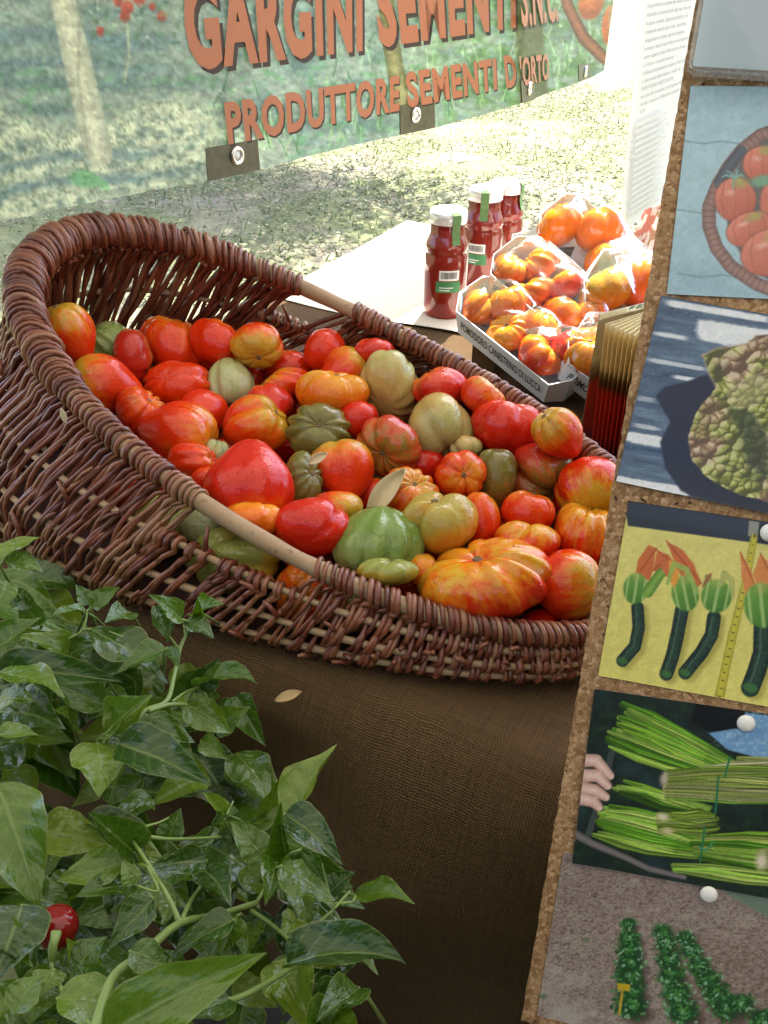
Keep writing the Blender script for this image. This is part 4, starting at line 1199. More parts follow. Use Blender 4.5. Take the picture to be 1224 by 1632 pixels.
# ------------------------------------------------------------------ tomatoes
def tomato_mat(name, main, sec, third, sec_at=.35, streak=.5, speck=.0, rough=.11):
    m, nt, b = new_mat(name)
    rest = nd(nt, "ShaderNodeAttribute", attribute_name="rest").outputs["Vector"]
    oi = nd(nt, "ShaderNodeObjectInfo")
    ofs = nd(nt, "ShaderNodeVectorMath", operation='ADD'); nt.links.new(rest, ofs.inputs[0])
    rv = nd(nt, "ShaderNodeCombineXYZ"); r10 = mathn(nt, 'MULTIPLY', oi.outputs["Random"], 37.0)
    for k in range(3): nt.links.new(r10, rv.inputs[k])
    nt.links.new(rv.outputs[0], ofs.inputs[1])
    vec = ofs.outputs[0]
    sx = nd(nt, "ShaderNodeSeparateXYZ"); nt.links.new(rest, sx.inputs[0])
    nA = noise(nt, vec, 1.3, 3); nB = noise(nt, vec, 4.5, 4)
    mp = nd(nt, "ShaderNodeMapping"); mp.inputs["Scale"].default_value = (7, 7, 1.2); nt.links.new(vec, mp.inputs[0])
    nS = noise(nt, mp.outputs[0], 1.0, 3)
    # shoulder mask: towards the stem end (+Z), broken by noise and meridian streaks
    f = mathn(nt, 'ADD', sx.outputs[2], mathn(nt, 'MULTIPLY', mathn(nt, 'SUBTRACT', nA, .5), 1.7))
    f = mathn(nt, 'ADD', f, mathn(nt, 'MULTIPLY', mathn(nt, 'SUBTRACT', nS, .5), 1.5 * streak))
    f1 = ramp(nt, mathn(nt, 'MULTIPLY', mathn(nt, 'ADD', f, 1.0), .5), [(sec_at, (0, 0, 0)), (min(.99, sec_at + .22), (1, 1, 1))])
    c = mixc(nt, f1, main, sec)
    f2 = ramp(nt, mathn(nt, 'MULTIPLY', mathn(nt, 'ADD', f, 1.0), .5), [(min(.95, sec_at + .2), (0, 0, 0)), (min(.99, sec_at + .45), (1, 1, 1))])
    c = mixc(nt, f2, c, third)
    c = mixc(nt, mathn(nt, 'MULTIPLY', nB, .35), c, tuple(x * .55 for x in main))
    # fine pale freckles
    vo = nd(nt, "ShaderNodeTexVoronoi"); vo.inputs["Scale"].default_value = 26; nt.links.new(vec, vo.inputs["Vector"])
    fr = ramp(nt, vo.outputs["Distance"], [(.05, (.35,) * 3), (.16, (0, 0, 0))])
    c = mixc(nt, fr, c, (.75, .42, .18))
    # a few corky brown blemishes
    nC = noise(nt, vec, 3.1, 6, .7, .6)
    sp = ramp(nt, nC, [(.70 - speck, (0, 0, 0)), (.745 - speck, (1, 1, 1))])
    c = mixc(nt, mathn(nt, 'MULTIPLY', sp, .75), c, (.12, .075, .03))
    nt.links.new(c, b.inputs["Base Color"])
    b.inputs["Roughness"].default_value = rough
    nt.links.new(ramp(nt, nB, [(.35, (rough * .7,) * 3), (.7, (rough * 1.9,) * 3)]), b.inputs["Roughness"])
    b.inputs['Coat Weight'].default_value = .12; b.inputs['Coat Roughness'].default_value = .03; b.inputs['Specular IOR Level'].default_value = .40
    b.inputs["Subsurface Weight"].default_value = .04; b.inputs["Subsurface Radius"].default_value = (.01, .003, .001); b.inputs["Subsurface Scale"].default_value = .3
    # water drops and slight waviness of the skin
    vd = nd(nt, "ShaderNodeTexVoronoi"); vd.inputs["Scale"].default_value = 13; nt.links.new(vec, vd.inputs["Vector"])
    dr = ramp(nt, vd.outputs["Distance"], [(0, (1, 1, 1)), (.16, (.75,) * 3), (.24, (0, 0, 0))], 'EASE')
    msk = ramp(nt, noise(nt, vec, 1.9, 2), [(.46, (0, 0, 0)), (.56, (1, 1, 1))])
    d2 = mixc(nt, 1.0, dr, msk, 'MULTIPLY')
    b1 = bump(nt, None, nB, .22, .006)
    bn_ = bump(nt, b, d2, .9, .0022, b1); nt.links.new(bn_, b.inputs['Coat Normal'])
    return m
TM = {
    'red': tomato_mat("tomato_red", (.70, .030, .003), (.74, .085, .004), (.68, .25, .015), .54, .5),
    'deep': tomato_mat("tomato_crimson", (.62, .016, .004), (.66, .028, .004), (.70, .09, .006), .64, .3),
    'orange': tomato_mat("tomato_orange", (.78, .15, .005), (.80, .24, .010), (.74, .33, .02), .45, .5),
    'redor': tomato_mat("tomato_red_orange", (.70, .038, .003), (.76, .15, .005), (.54, .34, .03), .46, .7),
    'mixed': tomato_mat("tomato_red_olive", (.50, .025, .010), (.50, .12, .02), (.22, .19, .03), .46, 1.0, .01),
    'stripe': tomato_mat("tomato_yellow_red", (.68, .030, .004), (.74, .24, .010), (.64, .42, .03), .46, .9, .01),
    'amber': tomato_mat("tomato_amber", (.54, .20, .012), (.55, .30, .03), (.40, .34, .07), .42, .6),
    'ygreen': tomato_mat("tomato_yellow_green", (.46, .30, .025), (.40, .34, .05), (.28, .33, .08), .34, .8, .02),
    'green': tomato_mat("tomato_green", (.16, .25, .05), (.22, .31, .075), (.30, .36, .11), .4, 1.4),
    'olive': tomato_mat("tomato_olive", (.42, .15, .03), (.20, .17, .03), (.13, .145, .03), .30, .8, .02),
    'pale': tomato_mat("tomato_pale_green", (.42, .44, .20), (.46, .47, .25), (.36, .40, .17), .45, .7),
    'cream': tomato_mat("tomato_cream_yellow", (.52, .36, .11), (.50, .44, .17), (.40, .41, .15), .35, .8),
    'pink': tomato_mat("tomato_pink_red", (.64, .024, .010), (.68, .05, .012), (.70, .18, .02), .6, .5),
}
scar_m = simple("stem_scar_cork", (.15, .10, .05), .8, var=.5, scale=300, bmp=.5)
def tomato_shape(kind, seed, nphi=44, nth=26):
    q = random.Random(seed)
    P = dict(smooth=(5, .10, .10, 0.06, .97), round=(7, .20, .20, 0.0, .90), oxheart=(6, .17, .18, .32, .98), ribbed=(10, .34, .38, 0.0, .76),
             wrinkled=(12, .34, .38, .0, .82), lobed=(5, .50, .28, .12, .92), striped=(11, .28, .28, .14, .92), beef=(11, .30, .38, 0.0, .70))[kind]
    n, dep, dim, pt, flat = P
    n = n + q.randint(-1, 1)
    ph = [q.uniform(0, 6.28) for _ in range(6)]
    V = []
    for j in range(nth):
        th = math.pi * j / (nth - 1)
        for i in range(nphi):
            phi = 2 * math.pi * i / nphi
            w = phi + .22 * math.sin(phi + ph[0]) + .12 * math.sin(2 * phi + ph[1])
            cr = abs(math.sin(n * w / 2 + ph[2])) ** .45
            env = math.sin(th) ** .7 * (.55 + .45 * math.cos(th)) + .18 * math.sin(th)
            r = 1 - dep * (1 - cr) * env * (.75 + .5 * math.sin(phi * 2 + ph[3]))
            r *= 1 - dim * math.exp(-(th / .42) ** 2)
            r *= 1 - (dim * .3 if pt == 0 else 0) * math.exp(-((math.pi - th) / .35) ** 2)
            r += pt * math.exp(-((math.pi - th) / .48) ** 2)
            r *= 1 + .05 * math.sin(phi + ph[4]) * math.sin(th) + .035 * math.sin(2 * phi + ph[5] + th * 2) * math.sin(th)
            if pt: sq = 1 - .10 * (1 - math.cos(th)) * .5 * (1 if pt > .2 else .4)
            else: sq = 1
            V.append((r * math.sin(th) * math.cos(phi) * sq, r * math.sin(th) * math.sin(phi) * sq, r * math.cos(th) * flat))
    F = [(j * nphi + i, (j + 1) * nphi + i, (j + 1) * nphi + (i + 1) % nphi, j * nphi + (i + 1) % nphi) for j in range(nth - 1) for i in range(nphi)]
    return np.array(V), F
CB = np.array([CR, CU, -CF]).T                 # columns: right, up, towards the viewer
def make_tomato(center, rx, ry, kind, pal, axis, spin, label, group, seed, name="tomato", twist=0.0):
    """rx, ry: half sizes in metres as seen; axis: direction of the stem end in (right, up, towards viewer)"""
    V, F = tomato_shape(kind, seed)
    lo_, hi_ = V.min(0), V.max(0); V = V - (lo_ + hi_) / 2
    ax = Vector(axis).normalized()
    q = Vector((0, 0, 1)).rotation_difference(ax).to_matrix() @ Matrix.Rotation(spin, 3, 'Z')
    Q = np.array(q)
    Pv = V @ Q.T
    e = np.abs(Pv).max(0)
    sc = np.array([rx / e[0], ry / e[1], (rx * .5 + ry * .5) / max(e[0], e[1])])
    if twist:
        c, s = math.cos(twist), math.sin(twist)
        Rm = np.array([[c, -s, 0], [s, c, 0], [0, 0, 1]])
        Pv = ((Pv @ Rm) / np.abs(Pv @ Rm).max(0) * np.array([rx, ry, (rx + ry) / 2])) @ Rm.T
    else:
        Pv = Pv * sc
    Wv = Pv @ CB.T
    me = bpy.data.meshes.new(name)
    me.from_pydata([tuple(v) for v in Wv], [], F)
    me.polygons.foreach_set("use_smooth", [True] * len(me.polygons))
    at = me.attributes.new("rest", 'FLOAT_VECTOR', 'POINT'); at.data.foreach_set("vector", V.astype(np.float32).ravel())
    me.materials.append(TM[pal]); me.update()
    o = bpy.data.objects.new(name, me); o.location = center; COL.objects.link(o)
    tag(o, label, "tomato", group)
    # corky scar at the stem end
    top = Vector(Wv[:44].mean(0)); nrm = (Vector(CB @ np.array(ax))).normalized()
    k = (rx + ry) / 2
    t1 = nrm.orthogonal().normalized(); t2 = nrm.cross(t1)
    rs_ = random.Random(seed + 5)
    sv_ = []
    for (r_, h_) in ((.02, .035), (.055, .045), (.085, .02), (.12, -.03)):
        for a in range(10):
            an = 2 * math.pi * a / 10
            sv_.append(top + (t1 * math.cos(an) + t2 * math.sin(an)) * (r_ * k * rs_.uniform(.85, 1.2)) + nrm * (h_ * k))
    sf = [(j * 10 + a, j * 10 + (a + 1) % 10, j * 10 + 10 + (a + 1) % 10, j * 10 + 10 + a) for j in range(3) for a in range(10)] + [tuple(range(9, -1, -1))]
    sm = bpy.data.meshes.new("stem_scar"); sm.from_pydata([tuple(v) for v in sv_], [], sf); sm.materials.append(scar_m)
    so = bpy.data.objects.new("stem_scar", sm); COL.objects.link(so); so.parent = o
    return o
# cx, cy, half width, half height (photograph pixels), depth nudge (m, + = closer), shape, colour, stem-end direction, label
T = [
 (110, 538, 38, 46, -.02, 'oxheart', 'redor', (-.3, .8, .4), "orange red tomato with yellow shoulder tucked under the raised end of the rim"),
 (174, 556, 38, 37, -.02, 'striped', 'green', (-.5, .6, .4), "shiny green tomato at the raised end, beside the orange shouldered one"),
 (210, 568, 28, 38, -.02, 'round', 'mixed', (.2, .3, -.5), "narrow brownish red tomato wedged beside the shiny green one"),
 (277, 551, 48, 41, 0, 'ribbed', 'red', (.25, .95, .2), "broad ribbed red tomato with a deep cleft in front of the burlap bulge"),
 (345, 553, 41, 38, -.01, 'ribbed', 'red', (.3, .8, -.3), "ribbed red tomato half behind the broad cleft one near the far wall"),
 (408, 545, 39, 37, 0, 'oxheart', 'redor', (.1, -.75, .6), "red tomato with greenish scar low on its face, below the far wall"),
 (170, 615, 52, 43, .01, 'oxheart', 'redor', (-.9, .2, .3), "smooth red tomato with pointed tip leaning on the near rim at the raised end"),
 (279, 612, 51, 33, 0, 'ribbed', 'redor', (.3, -.2, -.9), "flattish ribbed orange red tomato just below the deep cleft one"),
 (365, 611, 36, 41, .01, 'striped', 'pale', (.1, -.8, .2), "pale whitish green tomato standing among red ones"),
 (404, 604, 18, 21, -.03, 'smooth', 'red', (0, .5, -.5), "small red tomato peeping out behind the pale whitish green one"),
 (224, 655, 36, 34, 0, 'wrinkled', 'red', (.7, .6, .3), "tightly wrinkled red tomato beside the near rim at the raised end"),
 (280, 690, 58, 47, .02, 'oxheart', 'red', (.8, -.2, .1), "large wet red tomato with bright glare along its top near the rim"),
 (317, 660, 39, 36, -.01, 'oxheart', 'red', (.1, .3, -.8), "smooth red tomato behind the large wet glaring one"),
 (402, 680, 54, 46, .015, 'lobed', 'redor', (.75, .5, .25), "lobed orange red tomato with a dark spot and cleft on its shoulder"),
 (464, 587, 39, 25, -.01, 'smooth', 'red', (-.2, .6, -.4), "low smooth red tomato behind the yellow streaked one by the far wall"),
 (455, 613, 38, 25, 0, 'ribbed', 'redor', (-.8, .5, .2), "red tomato with yellow streaks at one end, in front of the low smooth one"),
 (431, 648, 37, 34, 0, 'oxheart', 'pink', (-.2, .5, -.5), "rosy red tomato between the lobed dark spotted one and the orange lobed one"),
 (517, 558, 32, 31, 0, 'smooth', 'red', (.2, -.4, -.6), "small smooth round red tomato highest below the far bare handle"),
 (596, 563, 31, 21, -.01, 'round', 'pink', (.2, .7, -.3), "pinkish red tomato almost hidden behind the cream green ribbed one"),
 (546, 594, 41, 37, 0, 'oxheart', 'redor', (.8, .6, -.1), "dull orange red tomato leaning towards the cream green ribbed one"),
 (528, 632, 55, 38, .01, 'lobed', 'orange', (.2, .9, .3), "knobbly orange tomato with bulging lobes in the middle of the heap"),
 (507, 687, 48, 41, .02, 'ribbed', 'olive', (.15, .2, .95), "dark olive tomato showing its round stem scar to the viewer"),
 (621, 617, 42, 51, .01, 'ribbed', 'cream', (.35, .75, -.5), "tall cream green ribbed tomato standing on its side near the far wall"),
 (704, 621, 45, 32, 0, 'lobed', 'pink', (-.6, .7, .2), "pinkish red lobed tomato between the far rim and the cream yellow knobbly one"),
 (768, 634, 34, 30, -.01, 'wrinkled', 'redor', (.6, .6, .1), "rough orange red tomato against the far rim, half hidden"),
 (699, 676, 51, 50, .015, 'lobed', 'cream', (.35, -.75, .4), "cream yellow knobbly tomato with puckered lower end"),
 (742, 711, 24, 19, .0, 'lobed', 'cream', (.2, -.8, .3), "little cream green tomato growing at the puckered end of the knobbly one"),
 (620, 712, 48, 45, .015, 'ribbed', 'mixed', (-.4, -.5, .7), "red tomato streaked olive green beside the knobbly cream yellow one"),
 (805, 685, 52, 43, 0, 'lobed', 'deep', (.2, .9, .1), "glossy crimson tomato near the far rim at the low end"),
 (893, 694, 41, 40, 0, 'oxheart', 'redor', (-.6, .7, .3), "red orange tomato furthest along the far rim at the low end"),
 (856, 749, 52, 48, .015, 'lobed', 'mixed', (.45, -.75, .5), "brownish red tomato with cracked green end below the glossy crimson one"),
 (938, 778, 46, 48, .0, 'round', 'stripe', (.1, -.8, .5), "orange and green tomato partly behind the board edge, beside the cracked brownish one"),
 (734, 757, 38, 36, .02, 'round', 'red', (.1, -.1, .95), "small bright red round tomato with starry creases in the heap"),
 (790, 768, 31, 48, -.005, 'oxheart', 'olive', (0, .9, .2), "dark olive red oblong tomato standing behind the small bright red round one"),
 (547, 754, 50, 49, .01, 'oxheart', 'redor', (-.1, .75, -.3), "smooth red tomato with orange belly beside the olive green stemmed one"),
 (652, 787, 44, 40, .01, 'wrinkled', 'redor', (.25, .5, .8), "red tomato with brown corky cracks next to the dry pale husk"),
 (841, 818, 39, 33, .01, 'round', 'red', (.2, .6, .1), "small plain red tomato below the cracked brownish one"),
 (701, 837, 58, 49, .025, 'lobed', 'amber', (-.1, .7, .4), "lumpy wet amber yellow tomato above the big striped one"),
 (764, 832, 30, 43, -.005, 'smooth', 'red', (.3, .8, -.2), "red tomato squeezed behind the lumpy amber one"),
 (604, 862, 68, 53, .02, 'striped', 'green', (-.1, -.95, .1), "large green ribbed tomato with pleated top at the near rim"),
 (498, 840, 55, 43, .02, 'round', 'deep', (.1, .5, -.6), "wet dark red tomato just above the bare near handle"),
 (531, 811, 44, 34, 0, 'oxheart', 'redor', (.5, -.3, .5), "orange red tomato behind the wet dark red one above the handle"),
 (397, 764, 65, 61, .04, 'oxheart', 'deep', (.0, -.95, .2), "biggest smooth red heart shaped tomato with a yellow spot above the handle"),
 (479, 765, 33, 42, .005, 'striped', 'olive', (.75, .3, .6), "olive green striped tomato with stem end beside the big heart shaped one"),
 (308, 737, 36, 28, .01, 'ribbed', 'red', (.8, .2, .1), "ribbed red tomato under the large wet glaring one at the near rim"),
 (345, 722, 18, 20, 0, 'lobed', 'pale', (.2, .9, .2), "tiny pale green tomato between the wet glaring one and the heart shaped one"),
 (330, 767, 24, 20, .0, 'smooth', 'red', (.2, .5, -.3), "small red tomato low between the near rim and the heart shaped one"),
 (773, 926, 98, 62, .03, 'beef', 'stripe', (-.35, .85, .45), "huge ribbed yellow and red beefsteak tomato at the near rim"),
 (906, 932, 51, 50, .01, 'round', 'redor', (.85, .1, .4), "smooth red orange tomato with green scar between beefsteak and cork board"),
 (838, 868, 50, 34, .0, 'lobed', 'stripe', (.2, .8, -.1), "red and orange lobed tomato behind the huge beefsteak one"),
 (936, 854, 47, 48, .0, 'ribbed', 'stripe', (.2, .9, .2), "ribbed yellow streaked tomato cut off by the edge of the cork board"),
 (617, 913, 46, 23, .0, 'lobed', 'ygreen', (.2, .8, .2), "wet yellow green tomato low behind the near rim by the green ribbed one"),
 (378, 893, 75, 49, -.03, 'lobed', 'ygreen', (-.65, .1, .7), "yellow green tomato with brown cracks showing under the bare near handle"),
 (404, 829, 44, 26, -.005, 'round', 'orange', (.1, .8, -.2), "orange tomato with water drops just behind the bare near handle"),
 (489, 944, 48, 47, -.03, 'round', 'red', (-.4, .1, .8), "red tomato showing through the gap under the end of the near handle"),
 (256, 836, 50, 46, -.03, 'smooth', 'ygreen', (.3, .6, .2), "yellow green tomato seen through the woven near wall left of the handle"),
 (322, 838, 32, 30, -.02, 'smooth', 'pale', (.2, .6, .2), "pale green tomato behind the weave beside the handle's upper end"),
 (672, 908, 22, 24, -.01, 'smooth', 'orange', (.1, .6, .1), "little orange tomato beside the huge beefsteak one's yellow shoulder"),
 (570, 670, 31, 28, -.01, 'smooth', 'deep', (.2, .6, -.4), "dark red tomato in shade under the knobbly orange one"),
 (672, 742, 34, 30, -.02, 'smooth', 'deep', (.2, .6, -.4), "dark red tomato in shade below the cream yellow knobbly one"),
 (120, 748, 42, 36, -.035, 'smooth', 'red', (.2, .6, -.4), "red tomato seen through the weave low at the raised end"),
 (195, 772, 40, 36, -.03, 'round', 'redor', (.2, .6, -.4), "orange red tomato seen through the woven near wall below the rim"),
 (565, 972, 46, 36, -.03, 'smooth', 'ygreen', (.2, .6, .4), "yellow green tomato seen through the weave under the green ribbed one"),
 (905, 800, 22, 24, -.02, 'smooth', 'deep', (.2, .6, -.4), "dark red tomato in the gap beside the small plain red one"),
 (595, 790, 26, 26, -.025, 'smooth', 'red', (.2, .6, -.4), "red tomato behind the dry pale husk"),
]
RS = 1.11
def fits(p, r_):
    d = p - cen; cr, sr = math.cos(RIM['rot']), math.sin(RIM['rot'])
    uu, ww = d.dot(U), d.dot(W); uu, ww = uu * cr + ww * sr, -uu * sr + ww * cr
    if p.z - TZ < r_ * .45 + .010: return False
    a_, b_ = RIM['a'] - .012 - r_, RIM['b'] - .012 - r_
    cu_ = max(-1, min(1, uu / RIM['a'])); zr = .1644 - .1291 * cu_ + .0256 * cu_ ** 2 + .0249 * max(-1, min(1, ww / RIM['b']))
    if p.z - TZ > zr + .035: a_ += .02; b_ += .02     # above the rim it may lean out a little
    return abs(uu / a_) ** 2.19 + abs(ww / b_) ** 2.19 <= 1
cent = []
for t in T:
    cx, cy = t[0], t[1]
    p = at_z(cx, cy, .10)
    for _ in range(6): p = at_z(cx, cy, heap_z(p))
    dist = (p - CAM).length
    r_ = (t[2] + t[3]) / 2 / FPX * dist * RS
    best = None
    for k in range(0, 90):                       # nearest depth at which the tomato lies inside the woven walls
        for s_ in (1, -1):
            dd = dist + s_ * k * .004 - t[4]
            if fits(CAM + ray(cx, cy) * dd, r_ * (.8 if t[4] > -.018 else .45 if t[4] > -.025 else .2)):
                best = dd; break
        if best: break
    cent.append(best or -1)
T = [t for t, c in zip(T, cent) if c > 0]; cent = [c for c in cent if c > 0]
rays = [ray(t[0], t[1]) for t in T]
rpx = [(t[2] + t[3]) / 2 * RS for t in T]
base_d = list(cent)
for it in range(90):                             # settle: slide tomatoes along their sight lines until they no longer sink into each other
    for i in range(len(T)):
        for j in range(i + 1, len(T)):
            pi_, pj = CAM + rays[i] * cent[i], CAM + rays[j] * cent[j]
            ri, rj = rpx[i] / FPX * cent[i], rpx[j] / FPX * cent[j]
            d = (pi_ - pj).length; need = (ri + rj) * .80
            if d < need:
                push = min(.004, (need - d) * .4)
                s_ = 1 if cent[i] < cent[j] else -1
                cent[i] -= s_ * push * .45; cent[j] += s_ * push * .55
    for i in range(len(T)):
        cent[i] += (base_d[i] - cent[i]) * .02
        cent[i] = min(max(cent[i], base_d[i] - .07), base_d[i] + .06)
        if not fits(CAM + rays[i] * cent[i], rpx[i] / FPX * cent[i] * (.8 if T[i][4] > -.018 else .45 if T[i][4] > -.025 else .2)): cent[i] += (base_d[i] - cent[i]) * .5
for k, t in enumerate(T):
    d = cent[k]; c = CAM + rays[k] * d
    sc = d / FPX * RS
    make_tomato(c, t[2] * sc, t[3] * sc, t[5], t[6], t[7], rnd.uniform(0, 6.28), t[8], "tomatoes heaped in the basket", 100 + k)
# the layer under the visible ones, showing only as red in the gaps
rl = random.Random(77); under = []
for _ in range(900):
    u_, w_ = RIM['uc'] + rl.uniform(-.36, .36), RIM['wc'] + rl.uniform(-.17, .17)
    if ((u_ - RIM['uc']) / .385) ** 2 + ((w_ - RIM['wc']) / .178) ** 2 > 1: continue
    r_ = rl.uniform(.026, .034)
    p = uw(u_, w_); p.z = TZ + max(.03, heap_z(p) - .050)
    if any((p - q).length < (r_ + s_) * .95 for q, s_ in under): continue
    if any((p - (CAM + rays[i] * cent[i])).length < (r_ + rpx[i] / FPX * cent[i]) * .80 for i in range(len(T))): continue
    under.append((p, r_))
    make_tomato(p, r_, r_ * .9, rl.choice(['smooth', 'round', 'ribbed']), rl.choice(['red', 'red', 'deep', 'redor', 'mixed']), (rl.uniform(-1, 1), rl.uniform(-.2, 1), rl.uniform(-.6, .2)), rl.uniform(0, 6), "reddish tomato buried deep in the heap, mostly hidden by those above", "tomatoes buried in the heap", 900 + len(under))
# brown burlap bulge behind the cleft tomato
c0 = at_z(262, 517, .155); rr2 = random.Random(3)
bvx, buv = [], []
for j in range(16):
    th = math.pi * j / 15
    for i in range(24):
        ph = 2 * math.pi * i / 24
        r_ = 1 + .06 * math.sin(3 * ph + th * 2) * math.sin(th)
        bvx.append(c0 + U * (.036 * r_ * math.sin(th) * math.cos(ph)) + W * (.034 * r_ * math.sin(th) * math.sin(ph)) + Z * (.034 * r_ * math.cos(th)))
        buv.append((ph * .04, th * .045))
bl = mesh_obj("burlap_bundle", bvx, [(j * 24 + i, (j + 1) * 24 + i, (j + 1) * 24 + (i + 1) % 24, j * 24 + (i + 1) % 24) for j in range(15) for i in range(24)], burlap, uvs=buv, loc=c0)
tag(bl, "rounded brown burlap bundle inside the basket behind the cleft red tomato", "burlap")
# ------------------------------------------------------------------ bottles of tomato sauce
glass = clear_mat("bottle_glass", (.98, .99, .98), 1.3, .03, .0)
def sauce_mat():
    m, nt, b = new_mat("tomato_sauce")
    oc = objcoord(nt); n1 = noise(nt, oc, 90, 5, .7); n2 = noise(nt, oc, 25, 2)
    c = mixc(nt, n1, (.72, .032, .016), (.80, .09, .04)); c = mixc(nt, mathn(nt, 'MULTIPLY', n2, .3), c, (.58, .018, .012))
    nt.links.new(c, b.inputs["Base Color"]); b.inputs["Roughness"].default_value = .4; b.inputs["Coat Weight"].default_value = .3
    t = nd(nt, 'ShaderNodeBsdfTranslucent'); nt.links.new(c, t.inputs[0]); mx = nd(nt, 'ShaderNodeMixShader'); mx.inputs[0].default_value = .35
    nt.links.new(b.outputs[0], mx.inputs[1]); nt.links.new(t.outputs[0], mx.inputs[2]); nt.links.new(mx.outputs[0], nt.nodes['Material Output'].inputs[0])
    return m
sauce = sauce_mat()
lid_m = simple("lid_white_metal", (.80, .79, .76), .25, .3, var=.05)
seal_m = simple("green_paper", (.11, .22, .07), .6, var=.3, scale=200)
lab_w = simple("label_white", (.82, .82, .80), .5, var=.03)
lab_g = simple("label_green", (.05, .22, .08), .5, var=.2)
bar_m = simple("black_ink", (.02, .02, .02), .6)
def bottle(base, hgt, face, label, pic=True):
    e = empty("sauce_bottle", base); tag(e, label, "bottle", "bottles of tomato sauce")
    k = hgt / .21
    prof = [(0, .001), (.030, .001), (.0355, .004), (.0375, .010), (.0375, .118), (.0368, .126), (.0345, .134), (.0375, .138), (.0355, .150), (.0305, .163), (.029, .170), (.029, .196)]
    prof = [(r * 1.16, h) for r, h in prof]
    P = [(r * k, h * k) for r, h in prof]
    mesh_obj("sauce", *lathe_geo([(0, .004 * k)] + [(max(0, r - .0014 * k), h) for r, h in P[1:-1]] + [(.0320 * k, .180 * k), (0, .180 * k)], base, 32), sauce, e)
    mesh_obj("glass", *lathe_geo(P, base, 32), glass, e)
    lidp = [(.0310, .187), (.0320, .188), (.0320, .2005), (.0310, .2075), (.0280, .210), (.0270, .2085), (0, .2085)]
    lid = mesh_obj("lid", *lathe_geo([(r * k, h * k) for r, h in [(r * 1.16, h) for r, h in lidp]], base, 32), lid_m, e)
    def wrap(a0, a1, h0, h1, off, mat, nm, par, rfun):
        V, F = [], []
        n_ = 14
        for i in range(n_):
            a = a0 + (a1 - a0) * i / (n_ - 1)
            dv = Vector((math.cos(a), math.sin(a), 0))
            for h_ in (h0, h1): V.append(base + dv * (rfun(h_) + off) + Z * h_ * k)
        F = [(2 * i, 2 * i + 2, 2 * i + 3, 2 * i + 1) for i in range(n_ - 1)]
        return mesh_obj(nm, V, F, mat, par)
    rb_ = lambda h_: .0435 * k
    fa = math.atan2(face.y, face.x)
    wrap(fa - .15, fa + .75, .060, .100, .0008, lab_w, "label_panel", e, rb_) if False else None
    la = wrap(fa - .30, fa + .62, .084, .104, .0008, lab_w, "barcode_label", e, rb_)
    bars = []
    bb = random.Random(3); a = fa - .22
    while a < fa + .5:
        wdt = bb.uniform(.008, .03); V = []
        for aa in (a, a + wdt):
            dv = Vector((math.cos(aa), math.sin(aa), 0))
            for h_ in (.088, .101): V.append(base + dv * (.0435 * k + .0014) + Z * h_ * k)
        bars.append((V, [(0, 2, 3, 1)])); a += wdt + bb.uniform(.012, .03)
    mesh_obj("barcode", *join(*bars), bar_m, la, False)
    wrap(fa - .45, fa + .70, .060, .082, .0008, lab_g, "green_label", e, rb_)
    wrap(fa - .28, fa + .35, .069, .071, .0014, lab_w, "label_print", la, rb_); wrap(fa - .28, fa + .20, .064, .066, .0014, lab_w, "label_print", la, rb_)
    # paper seal strip from the lid down the neck
    V = []
    s_a = fa + .45
    tv = Vector((-math.sin(s_a), math.cos(s_a), 0)); dv = Vector((math.cos(s_a), math.sin(s_a), 0))
    for (r_, h_) in ((.015, .2105), (.0280, .2115), (.0325, .207), (.0327, .188), (.0300, .175), (.0325, .160), (.0360, .152)):
        for s_ in (-.0085, .0085): V.append(base + dv * ((r_ * 1.16 + .0012) * k) + tv * s_ * k + Z * h_ * k)
    mesh_obj("seal_strip", V, [(2 * i, 2 * i + 1, 2 * i + 3, 2 * i + 2) for i in range(6)], seal_m, e, False)
fc = (CAM - at_z(707, 507, 0)); fc.z = 0; fc.normalize()
bottle(at_z(708, 500, .004), .213, fc, "tomato sauce bottle standing nearest, with barcode and green label in full view")
bottle(at_z(764, 455, .004), .213, Matrix.Rotation(-.5, 3, 'Z') @ fc, "tomato sauce bottle in the middle, partly behind the wrapped trays")
bottle(at_z(797, 434, .004), .205, Matrix.Rotation(.7, 3, 'Z') @ fc, "tomato sauce bottle hindmost, mostly hidden by the middle bottle")

